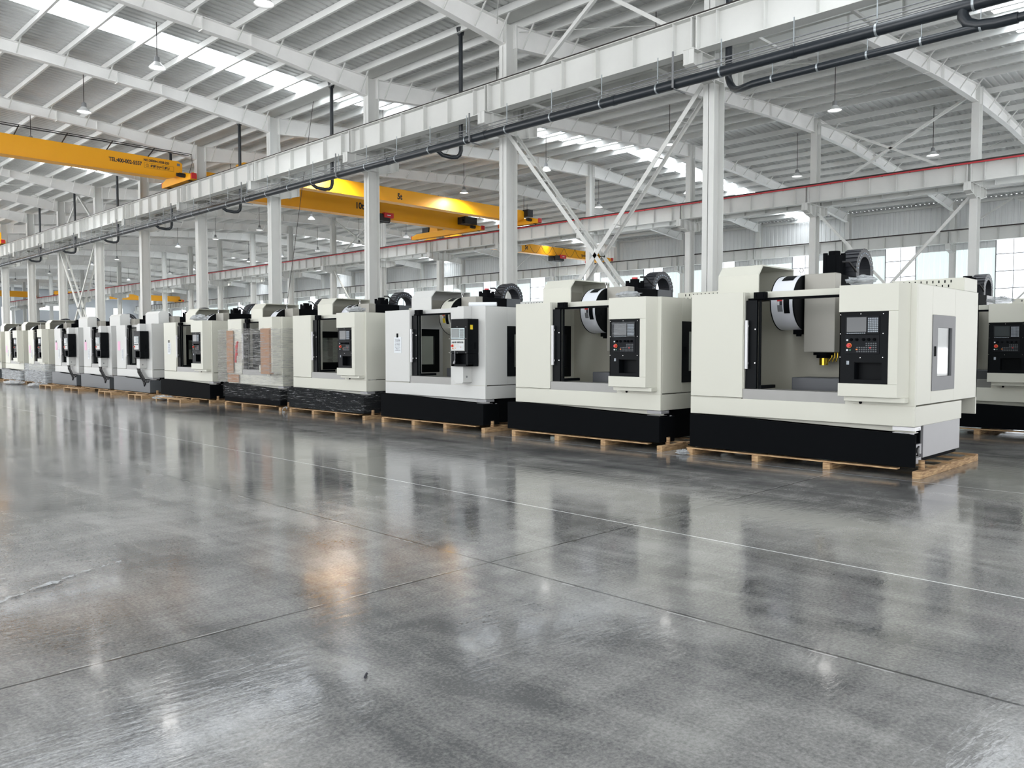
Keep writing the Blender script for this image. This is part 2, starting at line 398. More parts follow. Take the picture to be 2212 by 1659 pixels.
# sag rods / roof rod bracing
i = 0
for (x0, x1) in ((15.4, 21.2), (21.2, 27), (27, 32.8), (9, 14.6), (3.2, 9), (33.4, 39), (39, 45)):
    for ya in (9, 45, 81):
        for fl in (0, 1):
            a, b = (ya, ya+6) if fl else (ya+6, ya)
            o = MB().cyl((x0, a, zr(x0)-.12), (x1, b, zr(x1)-.12), .012, 6).build('bracing_rod', 'steel')
            tag(o, f'thin white roof bracing rod, {"one" if fl else "other"} of the pair at the {ORD[i//2]} crossing', 'bracing rod', 'thin roof bracing rods'); i += 1

# columns with corbels
def column_mesh(h, corb):
    mb = MB(); d, b = .40, .26
    mb.box(-d/2, -d/2+.016, -b/2, b/2, 0, h); mb.box(d/2-.016, d/2, -b/2, b/2, 0, h); mb.box(-d/2, d/2, -.006, .006, 0, h)
    mb.box(-d/2-.06, d/2+.06, -b/2-.06, b/2+.06, 0, .025)
    for z in (RAILZ-.1, BEAMB-.45, BEAMB-.02): mb.box(-d/2, d/2, -b/2+.005, b/2-.005, z, z+.014)
    return mb
def corbel_mesh(s):
    mb = MB(); zt = BEAMB-.005; x0, x1 = .2*s, .98*s
    mb.prism([(x0, zt-.5), (x1, zt-.3), (x1, zt), (x0, zt)], 'y', -.006, .006)
    mb.bar((x0, 0, zt-.008), (x1, 0, zt-.008), .24, .016)
    mb.bar((x0, 0, zt-.5), (x1, 0, zt-.3), .24, .014)
    for xx in (.65*s, .96*s): mb.box(xx-.006, xx+.006, -.12, .12, zt-.42 if xx == .65*s else zt-.3, zt)
    return mb
rown = {15.0: 'front row behind the machines', 33.0: 'middle row', 51.0: 'rear row at the window wall'}
for X in ROWS:
    H = zr(X)+(.0)
    cm_ = column_mesh(H, None).build('steel_column', 'steel'); COL.objects.unlink(cm_)
    cbs = [corbel_mesh(s) for s in ((-1, 1) if X < 50 else (-1,))]
    cbo = [c.build('corbel', 'steel') for c in cbs]
    for c in cbo: COL.objects.unlink(c)
    for k in range(K0+1, K1+1):
        y = Y0+PIT*k; o = cm_.copy(); COL.objects.link(o); o.location = (X, y, 0)
        tag(o, f'white steel H-column, {ORD[k-K0-1]} from the right in the {rown[X]}', 'column', f'steel columns of the {rown[X]}')
        for c in cbo:
            q = c.copy(); COL.objects.link(q); q.parent = o

# runway beams, rails
def runway(X, name_, red, label):
    mb = MB(); t = RAILZ-.09
    for k in range(K0, K1):
        a, b = Y0+PIT*k, Y0+PIT*(k+1)
        mb.ibeam((X, a+.01, (t+BEAMB)/2), (X, b-.01, (t+BEAMB)/2), t-BEAMB, .30, .016, .008)
        for j in range(6):
            yy = a+.5+j; w = .012
            mb.box(X-.13, X+.13, yy-w/2, yy+w/2, BEAMB+.02 if j not in (2, 3) else BEAMB+.02, t)
        for yy in (a+.06, b-.06): mb.box(X-.14, X+.14, yy-.012, yy+.012, BEAMB, t)
    o = mb.build('crane_runway_beam', 'steel'); tag(o, label, 'runway beam')
    r = MB(); r.box(X-.04, X+.04, YS, YE, t, RAILZ-.03); r.box(X-.025, X+.025, YS, YE, RAILZ-.05, RAILZ); r.box(X-.07, X+.07, YS, YE, t, t+.012)
    r.build('rail', 'rail', o)
    if red:
        c = MB(); c.box(X-.22, X-.17, YS, YE, RAILZ-.14, RAILZ-.09)
        for k in range(-3, 128):
            if k % 1 == 0: c.box(X-.18, X-.14, k-.02, k+.02, RAILZ-.15, RAILZ-.12)
        c.build('conductor_bar', 'redrail', o)
runway(14.35, 'a', False, 'nearest white ribbed crane runway beam with the black drain pipe slung below')
runway(15.65, 'b', False, 'white crane runway beam hidden close behind the nearest one, on the far side of the front columns')
runway(32.35, 'c', True, 'white ribbed crane runway beam with red conductor line along the middle column row')
runway(33.65, 'd', False, 'white crane runway beam on the far side of the middle column row')
runway(50.35, 'e', False, 'farthest white crane runway beam in front of the window wall')
# horizontal surge plates / bottom struts beside the nearest runway
mb = MB(); mb.bar((15.0, YS, 7.62), (15.0, YE, 7.62), .1, .1)
for k in range(K0, K1):
    for j in (1.2, 3, 4.8): mb.bar((14.45, Y0+PIT*k+j, 7.45), (15.5, Y0+PIT*k+j, 7.45), .06, .05)
tag(mb.build('tie_beam', 'steel2'), 'slim grey tie beam with cross struts between the paired front runway beams', 'tie beam')

# column bracing
def lattice(p0, p1, label, rungs=9):
    e = empty('lattice_brace', p0); p0v, p1v = Vector(p0), Vector(p1); d = p1v-p0v
    for sx in (-.16, .16):
        MB().bar(Vector((sx, 0, 0)), d+Vector((sx, 0, 0)), .012, .10).bar(Vector((sx*.75, 0, 0)), d+Vector((sx*.75, 0, 0)), .07, .012).build('chord', 'steel', e)
    for i in range(1, rungs+1):
        c = d*(i/(rungs+1)); MB().bar(c+Vector((-.19, 0, 0)), c+Vector((.19, 0, 0)), .05, .012).build('rung', 'steel', e)
    tag(e, label, 'brace'); return e
def single(p0, p1, label, w=.09):
    o = MB().bar(p0, p1, w, w).build('diagonal_brace', 'steel'); tag(o, label, 'brace')
lattice((15, 14.85, 6.95), (15, 9.15, .35), 'near ladder-like diagonal brace falling to the right')
lattice((15, 9.15, 6.95), (15, 14.85, .35), 'near ladder-like diagonal brace falling left from the tallest column')
lattice((15, 50.85, 6.95), (15, 45.15, .35), 'distant ladder-like diagonal brace falling to the right above the far left machines')
lattice((15, 45.15, 6.95), (15, 50.85, .35), 'distant ladder-like diagonal brace falling to the left above the far left machines')
for ya, w in ((9, 'near'), (45, 'distant')):
    single((15, ya+3, 9.7), (15, ya+.15, 7.75), f'white diagonal strut above the front runway, right leg of the {w} inverted V')
    single((15, ya+3, 9.7), (15, ya+5.85, 7.75), f'white diagonal strut above the front runway, left leg of the {w} inverted V')
    single((33, ya+.1, 10.75), (33, ya+5.9, 7.75), f'{w} white diagonal above the middle runway, high end at its right column')
    single((33, ya+5.9, 10.75), (33, ya+.1, 7.75), f'{w} white diagonal above the middle runway, high end at its left column')
    single((33, ya+.1, 7.1), (33, ya+5.9, .7), f'{w} white diagonal below the middle runway, high end at its right column')
    single((33, ya+5.9, 7.1), (33, ya+.1, .7), f'{w} white diagonal below the middle runway, high end at its left column')
    single((51, ya+3, 9.7), (51, ya+.1, 8.0), f'{w} strut at the window wall, right leg of its inverted V')
    single((51, ya+3, 9.7), (51, ya+5.9, 8.0), f'{w} strut at the window wall, left leg of its inverted V')
    single((51, ya+.1, 7.0), (51, ya+5.9, .7), f'{w} white diagonal at the window wall below the last runway, falling away from the camera')
single((51, ya+5.9, 7.0), (51, ya+.1, .7), 'distant white diagonal at the window wall below the last runway, falling toward the camera')

# ------------------------------------------------------------------ right wall with tall windows, end wall
WX = 51.7
def wall_corr(y0, y1, z0, z1, name, m_):
    pr = corr_profile(y0, y1, .3, .03); n = len(pr); vs = []
    for z in (z0, z1):
        for y, d in pr: vs.append((WX+d, y, z))
    return vs, [(i, i+1, n+i+1, n+i) for i in range(n-1)]
win = [12.1+6*i for i in range(-2, 21)]
HW, WZ0, WZ1 = .9, 1.0, 7.72
up, lo = MB(), MB()
vs, fs = wall_corr(YS, YE, WZ1, zr(51)+.2, '', ''); up.add(vs, fs)
a = YS
for c in win+[None]:
    b = (c-HW) if c is not None else YE
    vs, fs = wall_corr(a, b, 7.15, WZ1, '', ''); up.add(vs, fs)
    vs, fs = wall_corr(a, b, 0, 7.15, '', ''); lo.add(vs, fs)
    if c is not None:
        vs, fs = wall_corr(c-HW, c+HW, 0, WZ0, '', ''); lo.add(vs, fs); a = c+HW
up.build('wall_right', 'wallsheet')['kind'] = 'structure'
lo.build('wall_right', 'walllow')['kind'] = 'structure'
mb = MB(); mb.box(WX-.25, WX-.1, YS, YE, 9.72, 9.85); mb.box(WX-.1, WX-.02, YS, YE, 7.74, 7.8); mb.box(WX-.1, WX-.02, YS, YE, 3.5, 3.56)
mb.build('trim_1', 'steel')['kind'] = 'structure'
wf = MB(); wf.box(0, .06, -HW, -HW+.05, WZ0, WZ1); wf.box(0, .06, HW-.05, HW, WZ0, WZ1)
for j in range(8): z = WZ0+(WZ1-WZ0)*j/7; wf.box(0, .06, -HW, HW, z-.02, z+.02)
wf.box(.01, .05, -.015, .015, WZ0, WZ1)
wfo = wf.build('frame', 'lampbody'); wpo = MB().box(.025, .03, -HW, HW, WZ0, WZ1).build('pane', 'glass')
COL.objects.unlink(wfo); COL.objects.unlink(wpo)
for i, c in enumerate(win):
    e = empty(f'window_{i+1}', (WX, c, 0)); e['kind'] = 'structure'
    for s in (wfo, wpo): q = s.copy(); COL.objects.link(q); q.parent = e
nw = MB(); nw.box(24, 52.2, -27.2, -27, 0, 10.2); nw.build('wall_light_block', 'endwall')['kind'] = 'structure'  # unseen partial wall added to cut light from the open near end
# end wall with windows
EY = YE+.4
ew = MB(); ex = [(-3, 32)]
holes = [(18.5, 20.5, 5.2, 7.6), (24.5, 26.5, 5.2, 7.6), (31.6, 33.4, 2.5, 7.5), (36.4, 40.6, 7.1, 7.9), (43, 44.4, 2.5, 7.8), (47, 48.5, 2.5, 7.8)]
xa = -3
for (a, b, c, d) in holes:
    ew.box(xa, a, EY, EY+.1, 0, 11.2); ew.box(a, b, EY, EY+.1, 0, c); ew.box(a, b, EY, EY+.1, d, 11.2); xa = b
ew.box(xa, 51.9, EY, EY+.1, 0, 11.2); ew.build('wall_far', 'endwall')['kind'] = 'structure'
for i, (a, b, c, d) in enumerate(holes):
    e = empty(f'window_{len(win)+i+1}', ((a+b)/2, EY, 0)); e['kind'] = 'structure'; w = (b-a)/2
    f_ = MB(); f_.box(-w, -w+.06, 0, .08, c, d); f_.box(w-.06, w, 0, .08, c, d); f_.box(-w, w, 0, .08, c, c+.06); f_.box(-w, w, 0, .08, d-.06, d)
    f_.build('frame', 'steel', e); MB().box(-w, w, .03, .04, c, d).build('pane', 'glass', e)

# ------------------------------------------------------------------ drain pipe and downpipes
pr_ = empty('drain_pipe', (14.0, 9, 6.77))
MB().cyl((0, YS-9, 0), (0, 60, 0), .10, 20).build('pipe', 'pipe', pr_)
MB().cyl((-.02, YS-9, .17), (-.02, 60, .17), .011, 6).cyl((.05, YS-9, .15), (.05, 60, .15), .008, 6).cyl((.02, YS-9, .26), (.02, 60, .26), .012, 6).build('conduit', 'lampbody', pr_)
ck = MB(); ck.cyl((0, -.018, 0), (0, .018, 0), .107, 20); ck.box(-.006, .006, -.01, .01, .1, .62)
cko = ck.build('clamp', 'galv', pr_); cko.location = (0, -8, 0)
for i in range(1, 44):
    q = cko.copy(); COL.objects.link(q); q.location = (0, -8+1.45*i, 0)
hk = MB(); hk.cyl((0, -.05, 0), (0, .05, 0), .112, 20)
for i in range(12):
    hk2 = MB(); hk2.cyl((0, -.04, 0), (0, .04, 0), .108, 20); q = hk2.build('coupling', 'pipe', pr_); q.location = (0, -6.2+4*i, 0)
for k in range(0, 10):
    y = PIT*k; b_ = MB(); b_.box(-.15, -.12, y-.015+.25, y+.015+.25, -.13, .60).box(-.15, .3, y+.235, y+.265, -.13, -.11); b_.build('bracket', 'lampbody', pr_)
tag(pr_, 'thick black drain pipe slung beneath the nearest crane runway beam', 'pipe')
dps = [(8.45, 'next to the tallest near column')]+[(16.41+6.2*i, f'{ORD[i]} from the right above the machines') for i in range(7)]
for y, w in dps:
    X = 14.62; near = w[0] == 'n'
    if near:
        pts = [(X, y, 9.98), (X, y, 7.0), (X, y, 6.85), (X-.02, y-.05, 6.72), (X-.10, y-.17, 6.58), (X-.26, y-.34, 6.48), (X-.45, y-.55, 6.42), (14.02, y-.85, 6.40), (14.0, y-1.2, 6.40), (14.0, -12, 6.40)]
    else:
        pts = [(X, y, 9.98), (X, y, 6.76), (X-.01, y+.04, 6.66), (X-.06, y+.10, 6.60), (X-.18, y+.18, 6.59), (14.2, y+.26, 6.62), (14.06, y+.30, 6.72)]
    e = empty('downpipe', (X, y, 6.5)); MB().tube([tuple(Vector(p)-Vector((X, y, 6.5))) for p in pts], .068 if near else .056, 14).build('pipe', 'pipe', e)
    MB().cyl((0, 0, 3.3), (0, 0, 3.48), .085, 14, .12).build('funnel', 'pipe', e)
    if near:
        MB().tube([tuple(Vector(p)-Vector((X, y, 6.5))) for p in ((14.0, 4.05, 6.75), (14.0, 4.05, 6.62), (14.0, 3.98, 6.50), (14.0, 3.84, 6.43), (14.0, 3.6, 6.40), (14.0, 3.3, 6.40))], .085, 14).build('elbow', 'pipe', e)
        for j in range(9):
            yy = -1.25-.85*j; MB().cyl((-.62, yy-.016, -.10), (-.62, yy+.016, -.10), .074, 14).box(-.625, -.615, yy-.005, yy+.005, -.03, .17).build('clamp', 'galv', e)
    tag(e, f'black downpipe from the roof gutter, {w}', 'downpipe', 'black roof downpipes')

# ------------------------------------------------------------------ high-bay lamps
def make_lamp():
    e = empty('high_bay_lamp')
    MB().cyl((0, 0, .28), (0, 0, .95), .012, 6).build('rod', 'rail', e)
    MB().cyl((0, 0, .14), (0, 0, .30), .085, 14, .07).cyl((0, 0, .30), (0, 0, .33), .03, 8).build('driver', 'lampbody', e)
    MB().lathe([(.09, .16), (.13, .11), (.22, .02), (.235, 0), (.225, 0), (.21, .02), (.12, .10)], 0, 0, 24).build('shade', 'lamp', e)
    MB().cyl((0, 0, .025), (0, 0, .03), .20, 20).build('lens', 'glow', e)
    return e
lp = make_lamp(); first = True
LL = bpy.data.lights.new('lamp_light', 'SPOT'); LL.energy = 80; LL.spot_size = R(168); LL.spot_blend = 1; LL.shadow_soft_size = .2
LL.color = (1, .97, .92)
LL2 = LL.copy(); LL2.energy = 2600; LL3 = LL.copy(); LL3.energy = 800
lines = [(-8.4, 5.9, 'unseen bay behind the camera, added to even the light'), (.5, 5.9, 'aisle above the camera, added unseen to even the light'), (9.2, 5.9, 'near bay'), (17.8, 5.9, 'middle bay beside the front columns'), (26.2, 5.65, 'middle of the middle bay'), (35.0, 5.65, 'beyond the middle columns'), (43.6, 5.7, 'rear bay')]  # first two lines are unseen lamps added to even out the light
for x, st, nm in lines:
    y = 11.1 if x > 10 else 11.0; i = 0
    if abs(x-17.8) < .1: y = 12.4
    if x == 26.2: y = 11.3; st = 6.3
    while y < 132:
        z = 9.15
        hot = abs(y-30.2) < .6 and x in (17.8, 26.2)
        xx = x+(2.0 if x == 17.8 else .9) if hot else x
        if x == 17.8: z = 9.35
        if first: o = lp; o.location = (xx, y, z); first = False
        else: o = dup(lp, (xx, y, z))
        rod = [c for c in o.children if c.name.startswith('rod')][0]
        rod.scale = (1, 1, 1)
        h = zr(xx)+PUR-z; rod.scale[2] = (h-.28)/.67; rod.location[2] = .28-.28*rod.scale[2]
        tag(o, f'hanging high-bay lamp, {ORD[i]} from the camera, {nm}', 'lamp', f'high-bay lamps, line over the {nm}')
        if y < 105:
            l = bpy.data.objects.new('lamp_light', LL2 if hot else (LL3 if y > 40 else LL)); COL.objects.link(l); l.parent = o; l.location = (0, 0, .0)
        y += st; i += 1

# ------------------------------------------------------------------ bridge cranes
def text(s, size, m_, parent, loc, rot, font=None, sx=1, ext=.002, bold=0):
    cu = bpy.data.curves.new('lettering', 'FONT'); cu.body = s; cu.size = size; cu.extrude = ext; cu.offset = size*.035
    if font: cu.font = font
    o = bpy.data.objects.new('lettering', cu); COL.objects.link(o); o.data.materials.append(M[m_])
    bpy.context.view_layer.update()
    me = bpy.data.meshes.new_from_object(o.evaluated_get(bpy.context.evaluated_depsgraph_get()))
    bpy.data.objects.remove(o); q = bpy.data.objects.new('lettering', me); COL.objects.link(q); q.parent = parent; q.location = loc; q.rotation_euler = rot; q.scale = (sx, 1, 1)
    if not me.materials: me.materials.append(M[m_])
    return q
FRONT = (R(90), 0, 0)      # reads from -Y side, x to the right
def crane(xa, xb, y, z0, z1, w, label, truck, texts=(), hoist=None, festoon=False, tb=0):
    """girder spans xa..xb with its face at y; truck=(y0,y1) length of the end trucks"""
    e = empty('bridge_crane', (0, y, 0)); ta = .6
    pts = [(xa, z0+.25), (xa+ta, z0), (xb-ta, z0), (xb, z0+.2), (xb, z1-.08), (xb-.15, z1), (xa+.15, z1), (xa, z1-.08)]
    g = MB(); g.prism(pts, 'y', 0, w); g.box(xa+ta, xb-ta, -.06, w+.06, z0-.02, z0); g.bar((xb-ta, w/2, z0-.01), (xb, w/2, z0+.19), w+.12, .02)
    g.build('girder', 'yellow', e, .006)
    for i, X in enumerate((xa, xb)):
        t = MB(); xi = X+.05 if i == 0 else X-.05; y0_, y1_ = truck[0]-y, truck[1]-y; zb = RAILZ+.03
        t.prism([(y0_, zb), (y0_, zb+.2), (y0_+.5, zb+.33), (y1_-.5, zb+.33), (y1_, zb+.2), (y1_, zb)], 'x', X-.12+(.0), X+.16)
        tr = t.build('end_truck', 'yellow', e, .01)
        for yy in (y0_+.35, y1_-.35): MB().cyl((X-.06, yy, RAILZ+.1), (X+.1, yy, RAILZ+.1), .1, 16).build('wheel', 'rail', tr)
        for yy in (y0_-.09, y1_): MB().box(X-.1, X+.1, yy, yy+.09, zb+.02, zb+.24).build('buffer', 'red', tr)
        MB().cyl((X-.35, y0_+.5, zb+.2), (X-.12, y0_+.5, zb+.2), .09, 12).cyl((X-.45, y0_+.5, zb+.2), (X-.35, y0_+.5, zb+.2), .07, 12).build('travel_motor', 'cable', tr)
    for (s, sz, x, z, m_, f, sx) in texts: text(s, sz, m_, e, (x, -.004, z), FRONT, f, sx)
    if hoist:
        hx, hz = hoist; h = MB(); h.box(hx-.35, hx+.45, -.25, w+.2, hz-.42, hz-.05); h.cyl((hx-.5, .1, hz-.3), (hx+.6, .1, hz-.3), .16, 14)
        ho = h.build('hoist', 'cable', e, .01); MB().box(hx+.02, hx+.62, -.32, -.1, hz-.24, hz+.02).build('hoist_cover', 'red', ho, .01)
        MB().box(hx+.2, hx+.42, -.325, -.32, hz-.14, hz-.09).build('plate', 'paper', ho)
        hk = MB()
        for dx in (0, .06, .16, .22): hk.cyl((hx+dx, .1, hz-.4), (hx+dx, .1, 3.2), .006, 5)
        hk.cyl((hx+.11, .1, 2.95), (hx+.11, .1, 3.25), .09, 10); hk.build('wire_rope', 'cable', ho)
    if festoon == 'top':
        f = MB(); f.cyl((xa, -.62, z1+.22), (xb+.12, -.62, z1+.22), .014, 6); x = xa+.8
        f.cyl((xa, -.60, z1+.17), (xb, -.6, z1+.17), .009, 6)
        pts_ = [(xa+(xb-xa)*i/60, -.62, z1+.16-.025*abs(math.sin(i*1.1))) for i in range(61)]; f.tube(pts_, .013, 5)
        while x < xb: f.bar((x, .02, z1-.0), (x, -.64, z1+.22), .03, .03); x += 1.55
        f.tube([(xb+.12, -.62, z1+.22), (xb+.15, -.6, z1-.1), (xb+.1, -.4, z0+.2), (xb-.05, -.1, z0+.1)], .01, 6)
        f.build('festoon_cable', 'cable', e)
    if festoon == 'loops':
        f = MB(); x = xa+.5; f.cyl((xa+.3, -.15, z1+.02), (xb-.3, -.15, z1+.02), .012, 6)
        while x < xb-1.5:
            f.tube([(x+1.25*t/10, -.15, z1-.62*math.sin(math.pi*t/10)) for t in range(11)], .012, 5); x += 1.25
        f.build('festoon_cable', 'cable', e)
    if tb:
        MB().box(xb-.05, xb+.35, -.3, .1, z1-.35, z1+.05).cyl((xb+.1, -.1, z1), (xb+.1, -.1, z1+.35), .012, 6).build('control_box', 'cable', e)
    tag(e, label, 'bridge crane'); return e
cjk = None
try:
    import os
    p_ = os.path.join(bpy.utils.resource_path('LOCAL'), 'datafiles', 'fonts', 'Noto Sans CJK Regular.woff2')
    cjk = None
except Exception: pass
c1 = crane(-3.4, 14.25, 33.0, 8.33, 9.05, .42, 'yellow bridge crane at upper left with a black telephone number on its girder', (32.0, 34.75),
      [('TEL:400-002-5557', .20, 11.42, 8.66, 'ink', None, .82), ('NO.200044.3558-220', .125, 12.72, 8.86, 'ink', None, .9), ('起起下产登起人', .125, 12.98, 8.64, 'ink', None, .9)], None, 'top')
fr = MB(); 
for a, b, c, d in ((12.74, 13.9, 8.60, 8.606), (12.74, 13.9, 8.79, 8.796), (12.74, 12.746, 8.6, 8.796), (13.894, 13.9, 8.6, 8.796)): fr.box(a, b, -.006, 0, c, d)
fr.cyl((12.86, -.006, 8.70), (12.86, 0, 8.70), .06, 20); fr.build('emblem_frame', 'ink', c1)
MB().cyl((12.86, -.008, 8.70), (12.86, -.005, 8.70), .047, 20).build('emblem', 'yellow', c1)
MB().tube([(12.84, -.009, 8.665), (12.88, -.009, 8.69), (12.85, -.009, 8.715), (12.89, -.009, 8.735)], .006, 5).build('emblem_mark', 'ink', c1)
MB().box(14.03, 14.16, -.005, 0, 8.86, 8.96).build('label_plate', 'labelgrey', c1)
crane(15.75, 32.25, 31.0, 8.36, 8.99, .40, 'yellow five tonne bridge crane at centre, its upper girder glowing under lamps', (29.9, 32.9),
      [('5t', .38, 23.6, 8.52, 'ink', None, .9)], None, None, tb=1)
crane(15.75, 31.9, 35.2, 8.31, 9.30, .5, 'yellow ten tonne bridge crane at centre, below the five tonne girder, with red hoist', (34.0, 40.3),
      [('10t', .44, 24.12, 8.66, 'ink', None, .9)], (25.7, 8.58), None)
_c10 = [o for o in COL.objects if o.name.startswith('bridge_crane')][-1]
MB().prism([(2.8, 8.5), (2.92, 9.0), (3.5, 9.0), (3.6, 8.5)], 'x', 31.95, 32.4).build('end_bracket', 'yellow', _c10)
MB().box(32.0, 32.35, 3.75, 4.35, 8.5, 8.9).build('travel_drive', 'cable', _c10, .01)
MB().box(31.0, 31.9, -.75, -.1, 8.55, 8.95).cyl((30.9, -.5, 8.7), (31.9, -.5, 8.7), .14, 12).build('hoist_frame', 'cable', [o for o in COL.objects if o.name.startswith('bridge_crane')][-1])
crane(33.7, 50.3, 39.8, 8.24, 8.86, .4, 'small yellow five tonne bridge crane in the rear bay seen below the middle runway', (39.0, 41.5),
      [('5t', .40, 41.45, 8.46, 'ink', None, .9), ('TEL:400-002-5557', .22, 47.6, 8.42, 'ink', None, .8)], (44.9, 8.3), 'loops')
crane(-3.4, 14.25, 60.5, 8.33, 9.0, .4, 'distant yellow bridge crane, only its red buffer showing at the left edge', (60.2, 63), (), None, None)
crane(33.7, 50.3, 118, 8.25, 9.0, .4, 'far orange-looking bridge crane deep in the rear bay at left', (117, 120), (), (45, 8.3), None)
crane(15.75, 32.25, 122, 8.25, 9.0, .4, 'far bridge crane deep in the middle bay at the left edge', (121, 124), (), None, None)
ro = MB().cyl((15.4, 24.9, 10.2), (15.4, 27.1, 2.3), .009, 6).build('hanging_rope', 'rail'); tag(ro, 'thin dark rope hanging slantwise from the roof over the wrapped machine', 'rope')


# ------------------------------------------------------------------ machining centres
def xb(a, b, c, d, e, f): return MB().box(a, b, c, d, e, f)
def window_side(root, x, sgn, kind, y0=.55, y1=1.4, z0=.98, z1=1.9):
    """framed window on a side wall; x = outer face, sgn = outward direction"""
    f = MB(); w = .13; xa, xc = sorted((x-.045*sgn, x+.008*sgn))
    f.box(xa, xc, y0, y0+w+.05, z0, z1).box(xa, xc, y1-w, y1, z0, z1).box(xa, xc, y0+w+.05, y1-w, z0, z0+w+.04).box(xa, xc, y0+w+.05, y1-w, z1-w-.02, z1)
    o = f.build('side_window', 'steelpanel' if kind == 'steel' else 'panelblack', root)
    if kind == 'steel': o['label'] = 'grey steel window panel on the right side wall'
    xm = (xa+xc)/2; g = MB(); g.box(xm-.004, xm+.004, y0+w, y1-w, z0+w, z1-w); g.build('pane', 'doorglass', o)
    MB().box(x+.008*sgn, x+.02*sgn, y0+.06, y0+.09, 1.40, 1.52).build('latch', 'black', o) if sgn > 0 else MB().box(x-.02, x-.008, y0+.06, y0+.09, 1.4, 1.52).build('latch', 'black', o)
def arch_chain(root, x0, x1, yc, zb, ro, ri, zback):
    """cable carrier arch in the y-z plane"""
    outer, inner = [], []; n = 14
    pts = [(yc-ro, zb)]
    m_ = MB(); prof_o = [(yc-ro, zb)]+[(yc-ro*math.cos(math.pi*i/n), zb+.12+ro*math.sin(math.pi*i/n)) for i in range(n+1)]+[(yc+ro, zback)]
    prof_i = [(yc-ri, zb)]+[(yc-ri*math.cos(math.pi*i/n), zb+.12+ri*math.sin(math.pi*i/n)) for i in range(n+1)]+[(yc+ri, zback)]
    N = len(prof_o); vs = []
    for x in (x0, x1):
        for p in prof_o: vs.append((x,)+p)
        for p in prof_i: vs.append((x,)+p)
    fs = []
    for i in range(N-1):
        fs += [(i, i+1, i+1+2*N, i+2*N), (N+i, N+i+2*N, N+i+1+2*N, N+i+1), (i, N+i, N+i+1, i+1), (2*N+i, 2*N+i+1, 3*N+i+1, 3*N+i)]
    fs += [(0, 2*N, 3*N, N), (N-1, 2*N-1, 4*N-1, 3*N-1)]
    m_.add(vs, fs)
    for i in range(n+1):            # link ribs
        t = math.pi*i/n; c, s_ = math.cos(t), math.sin(t); y, z = yc-(ro+.006)*c, zb+.12+(ro+.006)*s_
        m_.bar((x0, y, z), (x1, y, z), .05, .012, (0, -c, s_))
    d = m_; rm = (ro+ri)/2; nf = len(m_.f)
    for i in range(n):
        t = math.pi*(i+.5)/n; d.cyl((x1, yc-rm*math.cos(t), zb+.12+rm*math.sin(t)), (x1+.006, yc-rm*math.cos(t), zb+.12+rm*math.sin(t)), .011, 6)
    for i in range(3): d.cyl((x1, yc+rm, zback+.04+i*.08), (x1+.006, yc+rm, zback+.04+i*.08), .011, 6)
    o = m_.build('energy_chain', 'chain', root); o.data.materials.append(M['dot'])
    for p in o.data.polygons[nf:]: p.material_index = 1
